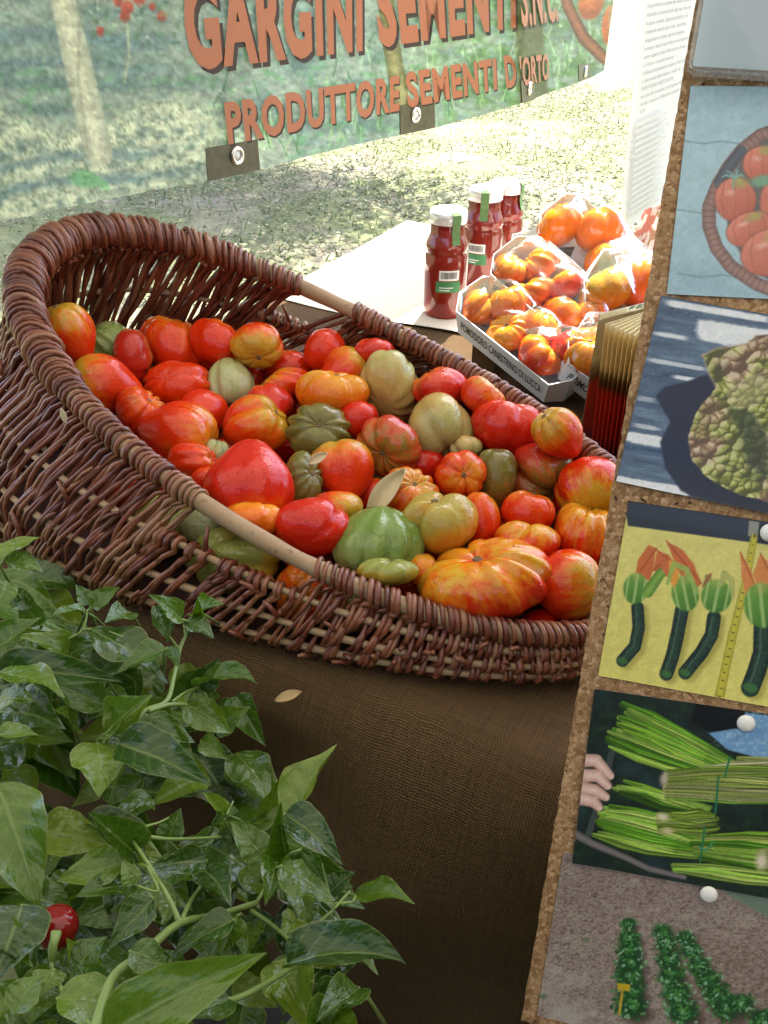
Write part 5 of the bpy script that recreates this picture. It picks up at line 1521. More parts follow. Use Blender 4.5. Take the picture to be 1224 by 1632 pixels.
# ------------------------------------------------------------------ film-wrapped trays of tomatoes
film = clear_mat("wrapping_film", (.98, .985, .99), .55, .05, .012, .14, 1.35)
card = paper_mat("tray_card", (.80, .85, .88), .05, .5)
inkg = simple("tray_ink", (.03, .07, .06), .6)
def pack(origin, along, L, Wd, up, label, place, pals, seed, txt, hump=.075, txt_w=None):
    """origin: upper-left lower corner of the lettered side; along: direction of that side"""
    X_ = along.normalized(); Y_ = up.cross(X_).normalized(); up_ = X_.cross(Y_).normalized()
    e = empty("tomato_tray", origin); tag(e, label, "tray", "film-wrapped trays of tomatoes")
    ch = .026; hh = .054
    outl = [(0, ch), (ch * .8, 0), (L - ch * .8, 0), (L, ch), (L, Wd - ch), (L - ch * .8, Wd), (ch * .8, Wd), (0, Wd - ch)]
    hs = [hh * 1.15, hh, hh, hh * 1.15, hh * 1.15, hh, hh, hh * 1.15]
    def P(x, y, z): return origin + X_ * x + Y_ * y + up_ * z
    V, F = [], []
    for (x, y), h_ in zip(outl, hs):
        ix, iy = x + (L / 2 - x) * .012 * 1.0, y + (Wd / 2 - y) * .03
        fl_ = 1 + .04
        ox, oy = L / 2 + (x - L / 2) * fl_, Wd / 2 + (y - Wd / 2) * (1 + .09)
        V += [P(x, y, 0), P(ox, oy, h_), P(ox + (L / 2 - ox) * .012, oy + (Wd / 2 - oy) * .03, h_), P(ix, iy, .003)]
    for i in range(8):
        a, b_ = i * 4, ((i + 1) % 8) * 4
        F += [(a, b_, b_ + 1, a + 1), (a + 1, b_ + 1, b_ + 2, a + 2), (a + 2, b_ + 2, b_ + 3, a + 3)]
    F += [tuple(i * 4 for i in range(7, -1, -1)), tuple(i * 4 + 3 for i in range(8))]
    mesh_obj("card_tray", V, F, card, e, False)
    # lettering on the long side
    if txt:
        yd = (P(L / 2, -.0405 * Wd, hh) - P(L / 2, 0, 0)).normalized()
        nrm = X_.cross(yd).normalized()
        if nrm.dot(-Y_) < 0: nrm = -nrm
        sz = hh * .36
        o_ = P(ch + .004, 0, 0) + yd * hh * .34 + nrm * .0012
        mesh_obj("lettering", *text_geo(txt, o_, X_, yd, sz, bold=.012, width=txt_w or (L - 2 * ch) * .96), inkg, e, False)
    # tomatoes
    q = random.Random(seed)
    nt_ = len(pals); places = []
    for i, pal in enumerate(pals):
        fx = .14 + .72 * i / max(1, nt_ - 1); r_ = min(Wd * .39, L / nt_ * .93) * q.uniform(.95, 1.08)
        yy = Wd * (.5 + (.19 if i % 2 else -.17))
        c = P(L * fx, yy, r_ * .86 + .012 + (.010 if i % 2 else 0))
        places.append((c, r_, fx))
        ordn = ["first", "second", "third", "fourth", "fifth", "sixth"][i]
        make_tomato(c, r_, r_ * q.uniform(.84, .95), q.choice(['ribbed', 'lobed', 'ribbed']), pal, (q.uniform(-.6, .6), q.uniform(.2, 1), q.uniform(-.2, .7)), q.uniform(0, 6), f"{ordn} tomato from the upper end of {place}", "tomatoes in the wrapped trays", seed * 31 + i)
    # film: drapes over tray edge and tomatoes, gathered at the ends
    nx_, ny_ = 40, 22
    FV = []
    gx_, gy_ = np.meshgrid(np.arange(nx_), np.arange(ny_), indexing='ij')
    film_n = fbm(gx_.ravel() * .33 + gy_.ravel() * .2 + seed * 7, gy_.ravel() * .55 - gx_.ravel() * .12 + seed * 3, seed, 3)
    for i in range(nx_):
        fx = i / (nx_ - 1); x = -.006 + (L + .012) * fx
        endt = min(1, min(fx, 1 - fx) / .16); prof_ = math.sin(endt * math.pi / 2) ** .7
        edge_in = ch * max(0, 1 - min(x, L - x) / ch) if min(x, L - x) < ch else 0
        for j in range(ny_):
            fy = j / (ny_ - 1); y = -.007 + edge_in + (Wd + .014 - 2 * edge_in) * fy
            dome = math.sin(math.pi * fy) ** .62
            hz = 0
            pt = P(x, y, 0)
            for c, r_, f_ in places:
                lx = (c - origin).dot(X_) - x; ly = (c - origin).dot(Y_) - y
                hz = max(hz, ((c - origin).dot(up_) + r_ * 1.0 - hh) * math.exp(-(lx * lx + ly * ly) / (2 * (r_ * 1.0) ** 2)))
            z_ = hh * 1.04 + (max(hz, (hump - hh) * .75) * prof_ * min(1, dome * 1.25)) + .0035
            wr = .005 * (film_n[i * ny_ + j] - .5) * prof_
            FV.append(P(x, y, z_ + wr))
    ff = grid_faces(ny_, nx_)
    FF = list(ff)
    # skirt down the card
    bd = [i * ny_ for i in range(nx_)]
    for edge in ():
        o0 = len(FV)
        for k in edge: FV.append(FV[k] - up_ * .040 + (Y_ * .004 if edge[0] == 0 else -Y_ * .004))
        FF += [(edge[k], edge[k + 1], o0 + k + 1, o0 + k) for k in range(nx_ - 1)]
    fm = [(j * 1, ) for j in ()]
    mesh_obj("clear_film", FV, [(f[0], f[1], f[2], f[3]) for f in FF], film, e)
    return e
def tray(px0, z0, px1, z1, L, Wd, lab, place, pals, seed, txt, hump):
    """a tray propped up at its far end: two pixels of its lettered lower edge and their heights above the table"""
    a = at_z(*px0, z0); d = at_z(*px1, z1) - a
    ln = L or d.length; d.normalize()
    up = (Z * .9 - ray(*px0) * .55).normalized()
    e = pack(a, d, ln, Wd, up, lab, place, pals, seed, txt, hump)
    Yd = up.cross(d).normalized()
    for f in (.2, .62):                          # small blocks that hold the sloping tray up
        c = a + d * (ln * f) + Yd * (Wd * .5); h_ = (c.z - TZ) * .5 - .004
        if h_ > .006: mesh_obj("prop_block", *box_geo(Vector((c.x, c.y, TZ + h_ + .002)), U, W, Z, .022, .022, h_), burlap, e, False)
tray((716, 519), .085, (881, 653), .006, None, .105, "film-wrapped white tray of orange tomatoes nearest the basket rim", "the wrapped tray nearest the basket rim", ['orange', 'orange', 'orange', 'orange', 'redor', 'pink'], 3, "POMODORO CANESTRINO DI LUCCA", .085)
tray((764, 456), .145, (905, 578), .055, None, .11, "film-wrapped tray with the longest ribbed tomato, beside the sauce bottles", "the wrapped tray beside the sauce bottles", ['orange', 'orange', 'orange', 'redor', 'orange', 'orange'], 5, "POMODORO CANESTRINO DI LUCCA", .085)
tray((838, 386), .16, (925, 462), .09, .26, .12, "film-wrapped tray hindmost of the five, behind the others", "the hindmost wrapped tray", ['orange', 'orange', 'orange', 'orange'], 7, None, .085)
tray((897, 497), .12, (985, 560), .06, .26, .13, "film-wrapped tray of amber tomatoes touching the upper cork board edge", "the wrapped tray touching the upper cork board edge", ['amber', 'orange', 'orange', 'orange', 'amber'], 9, "POMODORO CANESTRINO", .085)
tray((873, 592), .06, (950, 649), .012, .24, .12, "film-wrapped tray behind the red leaflets, lettering cut short by them", "the wrapped tray behind the red leaflets", ['orange', 'orange', 'orange', 'redor'], 12, "POMODORO CANESTRINO", .08)

# ------------------------------------------------------------------ leaflets standing in a clear sleeve
lc = at_z(966, 742, .002)
def leaflet_mat():
    m, nt, b = new_mat("leaflet_print")
    oc = nd(nt, "ShaderNodeTexCoord").outputs["UV"]
    sx = nd(nt, "ShaderNodeSeparateXYZ"); nt.links.new(oc, sx.inputs[0])
    n1 = noise(nt, oc, 14, 4)
    f = mathn(nt, 'ADD', sx.outputs[1], mathn(nt, 'MULTIPLY', mathn(nt, 'SUBTRACT', n1, .5), .14))
    c = ramp(nt, f, [(0, (.10, .03, .05)), (.18, (.50, .03, .015)), (.50, (.56, .035, .012)), (.57, (.10, .05, .02)), (.63, (.30, .20, .07)), (.70, (.84, .66, .28)), (.92, (.88, .72, .34)), (1.0, (.80, .74, .5))])
    nt.links.new(c, b.inputs["Base Color"]); b.inputs["Roughness"].default_value = .35
    return m
leaf_pm = leaflet_mat(); edge_pm = paper_mat("leaflet_edge", (.70, .66, .64), .2)
hgtL, widL = .215, .150
for k in range(13):
    # fan: spines close together at the near edge, opening towards the board
    az = math.radians(58 - k * 3.6)
    fd = Vector((math.sin(az), math.cos(az), 0)); nn = Vector((-fd.y, fd.x, 0))
    sp = lc + Vector((.0055 * k, -.0042 * k + .0, 0)) + Vector((-.018, .028, 0))
    up_ = (Z + nn * .03 - fd * .03).normalized()
    h_ = hgtL * (1 - .004 * k)
    V, uvs = [], []
    for off in (0, .0008):
        for (x, y) in ((0, 0), (widL, 0), (widL, h_), (0, h_ * .985)):
            V.append(sp + fd * x + up_ * y + nn * off); uvs.append((x / widL, y / h_))
    F = [(3, 2, 1, 0), (4, 5, 6, 7), (0, 1, 5, 4), (1, 2, 6, 5), (2, 3, 7, 6), (3, 0, 4, 7)]
    o = mesh_obj("leaflet", V, F, smooth=False, mats=[leaf_pm, edge_pm], fmat=[0, 0, 0, 0, 0, 0], uvs=uvs, loc=sp)
    tag(o, "red and yellow leaflet standing in the fanned pack beside the cork board", "leaflet", "leaflets fanned in the clear sleeve")
slv = empty("clear_sleeve", lc); tag(slv, "clear plastic sleeve around the fanned red leaflets", "sleeve")
azs = math.radians(60); fd = Vector((math.sin(azs), math.cos(azs), 0)); nn = Vector((-fd.y, fd.x, 0)); s0_ = lc + Vector((-.020, .030, 0)) + nn * .012
mesh_obj("sleeve_front", *box_geo(s0_ + fd * .07 + Z * .112, fd, Z, nn, .082, .112, .0005), clear_mat("sleeve_plastic", (.97, .98, .99), 1.4, .08, .12, .2), slv, False)
az2 = math.radians(12); fd2 = Vector((math.sin(az2), math.cos(az2), 0)); nn2 = Vector((-fd2.y, fd2.x, 0))
# ------------------------------------------------------------------ seed envelopes in a small box behind the wrapped trays
eb = at_z(1010, 420, .0)
ebx = empty("envelope_box", eb); tag(ebx, "open white box of paper seed envelopes below the text poster", "box")
ex, ey = Vector((math.cos(.5), -math.sin(.5), 0)), Vector((math.sin(.5), math.cos(.5), 0))
wt = paper_mat("white_card", (.80, .78, .74), .1)
for (c, hx, hy, hz) in ((eb + Z * .004 + ex * .08, .11, .07, .003), (eb + Z * .03 + ex * .08 - ey * .068, .11, .002, .027), (eb + Z * .03 + ex * .08 + ey * .068, .11, .002, .027), (eb + Z * .03 - ex * .028, .002, .066, .027), (eb + Z * .03 + ex * .188, .002, .066, .027)):
    mesh_obj("box_panel", *box_geo(c, ex, ey, Z, hx, hy, hz), wt, ebx, False)
def env_mat(nm, c1, c2):
    m, nt, b = new_mat(nm); oc = objcoord(nt); n1 = noise(nt, oc, 28, 2)
    nt.links.new(mixc(nt, ramp(nt, n1, [(.45, (0, 0, 0)), (.5, (1, 1, 1))]), c1, c2), b.inputs["Base Color"]); b.inputs["Roughness"].default_value = .5
    return m
for k, (c1, c2, lb) in enumerate((((.75, .70, .66), (.55, .16, .12), "reddish printed"), ((.78, .74, .68), (.30, .20, .10), "brown printed"), ((.80, .60, .56), (.62, .25, .2), "pink printed"), ((.8, .78, .72), (.25, .3, .12), "green printed"), ((.76, .62, .5), (.4, .2, .1), "tan printed"))):
    b0 = eb + ex * (.0 + .04 * k) + Z * .008
    ups = (Z + ex * .35 * (.5 - k * .2) + ey * .1).normalized()
    v, f = box_geo(b0 + ups * .065, (ex * .3 + ey).normalized(), ups, ex, .045, .065, .0012)
    o = mesh_obj("seed_envelope", v, f, env_mat("envelope_" + lb.split()[0], c1, c2), smooth=False, loc=b0)
    tag(o, f"{lb} seed envelope standing in the white box below the poster", "envelope", "seed envelopes in the box")

# ------------------------------------------------------------------ dry leaf bits and husk
dry = simple("dry_leaf", (.42, .30, .14), .7, var=.3, scale=80)
husk_m = simple("dry_husk", (.62, .52, .32), .55, var=.12, scale=60)
def dry_leaf(name, base, tip, hw, side_n, mat, label, cup=.3):
    base, tip = Vector(base), Vector(tip); x = tip - base; L = x.length; x.normalize(); n = Vector(side_n).normalized(); y = n.cross(x).normalized(); n = x.cross(y)
    V = []
    for i in range(11):
        s = i / 10; w_ = hw * (math.sin(math.pi * min(1, s * .96 + .03)) ** .8)
        for j in range(7):
            t = j / 3 - 1
            V.append(base + x * (L * s) + y * (w_ * t) + n * (cup * hw * t * t + .12 * L * math.sin(math.pi * s) * cup))
    o = mesh_obj(name, V, grid_faces(7, 11), mat, loc=base); sol = o.modifiers.new("thickness", 'SOLIDIFY'); sol.thickness = .0006
    tag(o, label, "dry leaf")
dry_leaf("dry_leaf", at_z(438, 1118, .006), at_z(481, 1103, .010), .006, (0, -.3, 1), dry, "curled dry leaf lying on the burlap below the basket")
c1_ = CAM + ray(100, 668) * ((rim_pt(math.radians(237)) - CAM).length - .03)
dry_leaf("dry_leaf", at_d(98, 650, (c1_ - CAM).length - .005), at_d(106, 675, (c1_ - CAM).length), .0036, -CF, husk_m, "pale dry leaf bit stuck on the near rim of the basket")
hk = [c for c, t in zip(cent, T) if 'corky' in t[8]][0]
dry_leaf("dry_husk", at_d(590, 826, hk - .015), at_d(650, 748, hk - .028), .0135, -CF + CR * -.5, husk_m, "pale dry husk standing between the cracked red tomato and the green one", .7)
sk = [c for c, t in zip(cent, T) if t[8].startswith('olive green striped')][0]
dry_leaf("dry_calyx", at_d(492, 738, sk - .04), at_d(523, 722, sk - .045), .006, -CF, husk_m, "dry calyx scrap on the olive green striped tomato", .5)
# ------------------------------------------------------------------ pepper plant in front of the table
def leaf_mat():
    m, nt, b = new_mat("pepper_leaf")
    uvn = nd(nt, "ShaderNodeTexCoord").outputs["UV"]
    sx = nd(nt, "ShaderNodeSeparateXYZ"); nt.links.new(uvn, sx.inputs[0])
    oi = nd(nt, "ShaderNodeObjectInfo"); oc = objcoord(nt)
    s, t = sx.outputs[0], sx.outputs[1]                      # along 0..1, across -1..1 (stored 0..1)
    tt = mathn(nt, 'ABSOLUTE', mathn(nt, 'SUBTRACT', mathn(nt, 'MULTIPLY', t, 2.0), 1.0))
    # side veins sweep forward from the midrib
    vein = mathn(nt, 'SINE', mathn(nt, 'MULTIPLY', mathn(nt, 'SUBTRACT', s, mathn(nt, 'MULTIPLY', tt, .22)), 2 * math.pi * 7))
    vein = mathn(nt, 'POWER', mathn(nt, 'MULTIPLY_ADD', vein, .5), 9.0); nt.nodes[-2].inputs[2].default_value = .5
    mid = ramp(nt, tt, [(0, (1, 1, 1)), (.045, (.6,) * 3), (.09, (0, 0, 0))])
    n1 = noise(nt, oc, 6, 2, .45); n2 = noise(nt, oc, 60, 2)
    base = ramp(nt, oi.outputs["Random"], [(0, (.022, .062, .006)), (.35, (.05, .115, .008)), (.65, (.085, .165, .010)), (.88, (.13, .215, .014)), (1, (.19, .27, .022))])
    c = mixc(nt, mathn(nt, 'MULTIPLY', n1, .30), base, (.025, .065, .008))
    veins = mathn(nt, 'MAXIMUM', mathn(nt, 'MULTIPLY', vein, .14), mathn(nt, 'MULTIPLY', mid, .55))
    c = mixc(nt, veins, c, (.20, .29, .07))
    edge = ramp(nt, tt, [(.93, (0, 0, 0)), (1.0, (.6,) * 3)])
    c = mixc(nt, edge, c, (.24, .27, .08))
    spots = ramp(nt, noise(nt, oc, 16, 5, .7), [(.70, (0, 0, 0)), (.76, (.5,) * 3)])
    c = mixc(nt, spots, c, (.20, .17, .04))
    nt.links.new(c, b.inputs["Base Color"])
    b.inputs["Roughness"].default_value = .22; b.inputs['Coat Weight'].default_value = .3; b.inputs['Coat Roughness'].default_value = .12
    hgt = mathn(nt, 'ADD', mathn(nt, 'MULTIPLY', n1, 1.0), mathn(nt, 'MULTIPLY', veins, -.5))
    # wet droplets
    vd = nd(nt, "ShaderNodeTexVoronoi"); vd.inputs["Scale"].default_value = 34; nt.links.new(oc, vd.inputs["Vector"])
    dr = ramp(nt, vd.outputs["Distance"], [(0, (1, 1, 1)), (.2, (.6,) * 3), (.28, (0, 0, 0))])
    msk = ramp(nt, noise(nt, oc, 5, 2), [(.56, (0, 0, 0)), (.62, (1, 1, 1))])
    nb = bump(nt, None, hgt, .45, .006)
    bump(nt, b, mixc(nt, 1.0, dr, msk, 'MULTIPLY'), .5, .0015, nb)
    tr = nd(nt, "ShaderNodeBsdfTranslucent"); nt.links.new(mixc(nt, 1.0, c, (1.35, 1.5, .5), 'MULTIPLY'), tr.inputs[0])
    mx = nd(nt, "ShaderNodeMixShader"); mx.inputs[0].default_value = .22
    nt.links.new(b.outputs[0], mx.inputs[1]); nt.links.new(tr.outputs[0], mx.inputs[2])
    nt.links.new(mx.outputs[0], nt.nodes["Material Output"].inputs[0])
    return m
leafM = leaf_mat()
stemM = simple("pepper_stem", (.17, .25, .06), .45, var=.3, scale=60)
def leaf_mesh(seed, bend, fold, wave):
    q = random.Random(seed); ns, nt_ = 25, 13
    V, UV = [], []
    ph = [q.uniform(0, 6.28) for _ in range(5)]
    x, z, ang = 0.0, 0.0, .25
    spine = []
    for i in range(ns):
        s = i / (ns - 1); spine.append((x, z, ang))
        ang -= bend * (1 / (ns - 1)) * (.5 + s); x += math.cos(ang) / (ns - 1); z += math.sin(ang) / (ns - 1)
    for i in range(ns):
        s = i / (ns - 1); cx, cz, an = spine[i]
        w_ = (math.sin(math.pi * s ** .66) ** .95) * (1 - .42 * s ** 1.5) + .012
        for j in range(nt_):
            t = j / (nt_ - 1) * 2 - 1
            up = fold * abs(t) ** 1.3 * w_ + wave * 1.1 * math.sin(s * 9 + ph[0] + (2 if t > 0 else 0)) * t * t * .5 * w_
            up += (.040 * math.sin((s - abs(t) * .2) * 2 * math.pi * 6 + ph[1]) + .045 * math.sin(s * 10 + t * 4 + ph[4])) * abs(math.sin(math.pi * t)) ** .7 * w_ * (1 if s > .08 else 0)
            yy = t * w_ * math.cos(min(1.0, fold * abs(t) * .5)) * (1 + .03 * math.sin(s * 25 + ph[2]))
            sway = .05 * math.sin(s * 3 + ph[3]) * s
            V.append((cx - math.sin(an) * up * .5, yy * .5 + sway, cz + math.cos(an) * up * .5)); UV.append((s, (t + 1) / 2))
    me = bpy.data.meshes.new("leaf")
    me.from_pydata(V, [], grid_faces(nt_, ns)); me.polygons.foreach_set("use_smooth", [True] * len(me.polygons))
    lay = me.uv_layers.new(name="UVMap"); li = np.zeros(len(me.loops), int); me.loops.foreach_get("vertex_index", li)
    lay.data.foreach_set("uv", np.array(UV, np.float32)[li].ravel())
    me.materials.append(leafM); me.update()
    ex = max(abs(v[1]) for v in V)
    return me, x, z, ex
LM = [leaf_mesh(k, b_, f_, w_) for k, (b_, f_, w_) in enumerate(((.5, .35, .25), (.9, .25, .3), (1.3, .5, .3), (.3, .6, .35), (.7, .15, .45), (-.3, .45, .3), (1.7, .35, .25), (.6, .9, .2)))]
plant = empty("pepper_plant", at_d(230, 1500, .75) - Z * 0 + Vector((0, 0, -(at_d(230, 1500, .75).z))))
tag(plant, "leafy green pepper plant in front of the table with one small red fruit", "plant")
def pdist(px, py):
    return .83 - (py - 880) / 752 * .27 + .03 * math.sin(px * .02) - max(0, (300 - px)) * 0.0001
rp = random.Random(15)
PM = parent_matrix(plant).inverted()
def put_leaf(bx, by, tx, ty, hw, dz=0.0, var=None, tdz=None, nmix=None):
    d0 = pdist((bx + tx) / 2, (by + ty) / 2) - dz
    B = at_d(bx, by, d0 + .01); E_ = at_d(tx, ty, d0 + (tdz if tdz is not None else rp.uniform(-.03, .02)))
    me, lx, lz, ey = LM[var if var is not None else rp.randrange(len(LM))]
    chord = E_ - B; L = chord.length; xdir = chord.normalized()
    nv = (-ray((bx + tx) / 2, (by + ty) / 2) * (nmix or rp.uniform(.45, .9)) + Z * rp.uniform(.2, .8) + Vector((rp.uniform(-.5, .5), rp.uniform(-.1, .5), 0)))
    ydir = nv.cross(xdir).normalized(); ndir = xdir.cross(ydir).normalized()
    cl = math.hypot(lx, lz); an = math.atan2(lz, lx)
    k = L / cl
    halfw = hw * .90 * d0 / FPX
    ky = halfw / ey * 1.05
    R0 = Matrix.Rotation(an, 4, 'Y')                  # chord of the bent leaf onto +X
    M = Matrix(((xdir.x, ydir.x, ndir.x, B.x), (xdir.y, ydir.y, ndir.y, B.y), (xdir.z, ydir.z, ndir.z, B.z), (0, 0, 0, 1)))
    o = bpy.data.objects.new("leaf", me); COL.objects.link(o); o.parent = plant
    M2 = M @ R0 @ Matrix.Diagonal((k, ky, (k + ky) / 2, 1))
    o.matrix_parent_inverse = PM
    loc, rot, sc = M2.decompose()
    o.location = loc; o.rotation_mode = 'QUATERNION'; o.rotation_quaternion = rot; o.scale = sc
    return B, E_
def c7(x, y): return x / 1.7486, 1100 + y / 1.7486
def c6(x, y): return x / 2.04, 780 + y / 2.04
L7 = [(805, 360, 945, 140, 62, .03, 3), (745, 350, 792, 205, 45, .01, 0), (800, 472, 783, 300, 32, .05, 7), (795, 345, 968, 490, 56, .02, 0), (748, 478, 632, 365, 48, .04, 1), (770, 482, 735, 630, 42, .05, 2),
      (785, 490, 942, 612, 62, .045, 4), (838, 445, 912, 545, 22, .07, 3), (920, 565, 992, 500, 34, 0, 0), (985, 572, 1172, 606, 46, .0, 1), (800, 765, 1155, 788, 74, .05, 2), (300, 960, 757, 712, 82, .08, 0),
      (652, 640, 478, 768, 52, .03, 1), (662, 628, 612, 745, 42, .045, 3), (425, 580, 303, 728, 46, .03, 0), (362, 728, 474, 780, 44, .03, 1), (345, 480, 150, 542, 52, .03, 0), (575, 475, 418, 478, 40, .04, 5),
      (563, 500, 655, 614, 48, .04, 1), (372, 452, 238, 338, 52, .035, 7), (375, 540, 335, 475, 28, .04, 1), (470, 420, 502, 322, 38, .01, 0), (625, 362, 553, 285, 36, .01, 1), (272, 148, 282, 306, 78, .03, 4),
      (330, 150, 606, 264, 70, .04, 0), (373, 110, 566, 238, 66, .03, 1), (300, 112, 424, 10, 56, .035, 3), (-30, 165, 112, 120, 36, .03, 0), (-20, 60, 198, 108, 80, -.01, 1), (-10, 260, 125, 625, 92, .01, 4),
      (60, 600, -20, 850, 90, -.01, 0), (760, 760, 850, 940, 80, -.02, 1), (560, 140, 640, 192, 30, .0, 0), (640, 350, 640, 320, 22, .0, 0), (585, 410, 655, 350, 36, .01, 1), (150, 780, 118, 860, 42, .02, 0),
      (200, 800, 300, 680, 52, .01, 1), (240, 800, 178, 690, 44, .0, 0), (290, 850, 205, 770, 46, .02, 1), (330, 870, 395, 800, 40, .01, 0), (160, 860, 380, 905, 62, .02, 1), (640, 860, 470, 940, 62, .02, 0),
      (830, 640, 780, 690, 40, .0, 1), (690, 650, 690, 760, 44, .0, 0), (400, 540, 205, 590, 60, .0, 1), (110, 400, 320, 430, 66, -.03, 0), (860, 330, 720, 400, 50, .0, 1), (1000, 830, 880, 935, 50, -.03, 0), (40, 900, 120, 785, 46, .02, 1), (870, 860, 1040, 850, 46, -.03, 0)]
L6 = [(590, 422, 474, 342, 42, .05, 0), (600, 430, 702, 488, 42, .05, 1), (628, 402, 734, 372, 46, .04, 3), (622, 412, 640, 345, 28, .035, 7), (298, 382, 392, 312, 36, .03, 0), (282, 400, 164, 420, 32, .02, 1), (290, 372, 240, 308, 28, .02, 0),
      (500, 382, 548, 503, 42, .04, 1), (540, 518, 378, 602, 50, .05, 0), (545, 515, 588, 598, 26, .05, 1), (290, 455, 556, 642, 80, .0, 4), (640, 640, 852, 652, 56, .05, 2), (640, 640, 718, 545, 52, .04, 3), (-10, 592, 418, 622, 64, .05, 0),
      (-10, 520, 142, 412, 50, .05, 3), (-10, 600, 224, 694, 66, .06, 1), (-10, 235, 134, 152, 48, .05, 0), (20, 225, 146, 270, 36, .04, 1), (250, 540, 30, 480, 52, .01, 0), (345, 792, 502, 662, 54, .04, 3), (440, 782, 642, 822, 66, .04, 1),
      (345, 702, 118, 618, 54, .02, 0), (-10, 690, 124, 690, 62, .04, 1), (-10, 800, 132, 796, 36, .05, 0), (20, 300, -20, 420, 46, .03, 1), (30, 350, 128, 378, 36, .01, 0), (200, 560, 350, 500, 50, -.01, 1), (330, 600, 440, 430, 60, -.01, 0),
      (600, 700, 760, 790, 56, .0, 1), (250, 770, 170, 720, 50, .0, 0), (700, 780, 820, 700, 50, -.01, 1), (420, 400, 340, 440, 44, .01, 0), (130, 440, 60, 330, 40, .0, 1)]
ends = []
for conv, lst, sc_ in ((c7, L7, 1.7486), (c6, L6, 2.04)):
    for (bx, by, tx, ty, hw, dz, var) in lst:
        b_, t_ = conv(bx, by), conv(tx, ty)
        B, E_ = put_leaf(b_[0], b_[1], t_[0], t_[1], hw / sc_, dz, var)
        ends.append((b_, B))
# deeper, shaded leaves filling the bush
def inside(x, y):
    top = np.interp(x, [-60, 0, 60, 130, 180, 350, 400, 480, 560, 640, 700], [870, 880, 950, 970, 980, 1030, 1110, 1260, 1310, 1440, 1600])
    right = np.interp(y, [880, 1000, 1100, 1200, 1400, 1500, 1632, 1720], [130, 340, 390, 400, 520, 580, 560, 560])
    return y > top + 25 and x < right - 15
cnt = 0
for _ in range(4000):
    x, y = rp.uniform(-80, 640), rp.uniform(880, 1720)
    if not inside(x, y): continue
    a = rp.uniform(0, 6.28); L_ = rp.uniform(70, 150)
    dz = -rp.uniform(.015, .20)
    if cnt % 3 == 0 and x < 330: dz = -rp.uniform(.18, .28); L_ = rp.uniform(120, 170)
    put_leaf(x, y, x + math.cos(a) * L_, y + abs(math.sin(a)) * L_ * .8 + 10, L_ * rp.uniform(.24, .33), dz)
    cnt += 1
    if cnt >= 214: break
# stems
def stem(pts, r0, r1, dz=.015):
    P = [at_d(x, y, pdist(x, y) - dz) for x, y in pts]
    # smooth
    Q = []
    for i in range(len(P) - 1):
        p0 = P[max(0, i - 1)]; p1, p2 = P[i], P[i + 1]; p3 = P[min(len(P) - 1, i + 2)]
        for k in range(6):
            t = k / 6
            Q.append(.5 * ((2 * p1) + (p2 - p0) * t + (2 * p0 - 5 * p1 + 4 * p2 - p3) * t * t + (3 * p1 - p0 - 3 * p2 + p3) * t ** 3))
    Q.append(P[-1])
    rr = [r0 + (r1 - r0) * i / (len(Q) - 1) for i in range(len(Q))]
    rr = [r * .58 for r in rr]
    mesh_obj("stem", *tube_geo(Q, rr, 7), stemM, plant)
for pts, r0, r1 in (([(250, 1000), (310, 810), (400, 735), (500, 650), (610, 625), (715, 592)], .0055, .0035), ([(500, 650), (470, 580), (410, 480), (370, 420)], .0035, .002), ([(505, 645), (530, 590), (562, 542)], .003, .002),
                    ([(700, 615), (760, 655), (810, 700)], .0032, .002), ([(560, 890), (680, 850), (815, 770), (870, 700), (930, 650)], .0040, .002), ([(410, 490), (440, 560), (370, 540)], .002, .0015), ([(380, 400), (470, 415), (610, 410)], .0025, .0018),
                    ([(385, 385), (440, 370), (470, 355)], .0018, .0012), ([(145, 775), (140, 720), (155, 668)], .0022, .0028), ([(330, 1000), (200, 880), (145, 775)], .003, .002), ([(715, 592), (750, 530), (768, 482)], .0025, .0015), ([(800, 345), (770, 420), (745, 478)], .002, .0015),
                    ([(625, 362), (640, 330), (650, 310)], .0015, .0012), ([(700, 400), (740, 390), (800, 345)], .0018, .0014), ([(930, 595), (980, 590), (990, 572)], .0015, .0012), ([(880, 655), (930, 610), (975, 560)], .002, .0014)):
    stem([c7(*p) for p in pts], r0, r1)
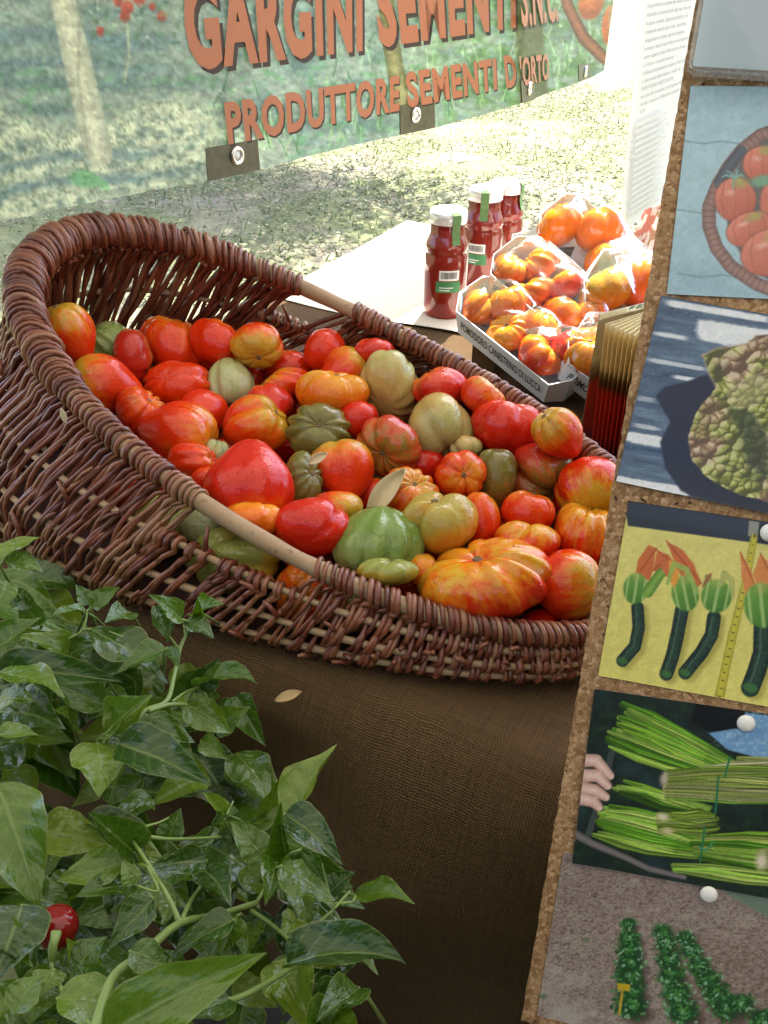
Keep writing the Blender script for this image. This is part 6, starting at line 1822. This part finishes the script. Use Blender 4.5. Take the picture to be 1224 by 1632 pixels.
for pts, r0, r1 in (([(380, 900), (455, 735), (540, 690), (565, 610), (585, 520), (602, 480)], .0042, .0026), ([(480, 722), (550, 700), (607, 700)], .0034, .003), ([(560, 690), (600, 662), (645, 640)], .0025, .0018), ([(585, 522), (560, 490), (545, 470)], .002, .0014),
                    ([(602, 480), (615, 440), (625, 405)], .002, .0014), ([(602, 480), (598, 440), (590, 420)], .0018, .0012), ([(225, 485), (270, 455), (285, 390)], .002, .0014), ([(270, 455), (330, 455), (400, 480)], .002, .0014), ([(585, 520), (560, 516), (540, 518)], .0016, .0012),
                    ([(345, 792), (340, 816), (330, 850)], .002, .0016)):
    stem([c6(*p) for p in pts], r0, r1)
# petioles from leaf bases back into the bush
for (b_, B) in ends:
    tgt = B + ray(*b_) * .05 + Vector((rp.uniform(-.02, .02), rp.uniform(-.01, .02), -.03))
    mesh_obj("petiole", *tube_geo([B, B * .6 + tgt * .4 + Z * .004, tgt], [.0011, .0013, .0015], 5), stemM, plant)
# the small red fruit
fcx = at_d(91, 1478, pdist(91, 1478) - .012)
rF = 28 * pdist(91, 1478) / FPX
fprof = [(0, -1.05), (.35, -.98), (.7, -.75), (.95, -.3), (1.0, .1), (.9, .5), (.62, .82), (.3, .9), (0, .86)]
ft = mesh_obj("fruit", *lathe_geo([(r * rF, h * rF) for r, h in fprof], fcx, 24, (Z * .9 + CF * .3 + CR * .1).normalized()), simple("chilli_red", (.20, .006, .006), .12, var=.25, scale=70), plant)
mesh_obj("fruit_stalk", *tube_geo([at_d(90, 1485, pdist(91, 1478) - .043), at_d(86, 1505, pdist(91, 1478) - .045), at_d(82, 1540, pdist(91, 1478) - .03)], [.0034, .0022, .002], 7), stemM, ft)
# pot and soil, below the picture's foliage
pc = plant.location
potm = simple("dark_plastic", (.03, .028, .026), .6, var=.15)
pbase = Vector((pc.x, pc.y + .02, 0))
pot = mesh_obj("pot", *lathe_geo([(0, .0), (.11, .0), (.15, .26), (.16, .262), (.16, .30), (.145, .30), (.14, .25), (0, .25)], pbase, 32), potm, plant)
mesh_obj("main_stem", *tube_geo([pbase + Z * .25, pbase + Z * .45 + Vector((.01, 0, 0)), at_d(230, 1640, .72)], [.010, .008, .006], 8), stemM, plant)
# pot stand: an upturned crate carrying nothing else in view is left out
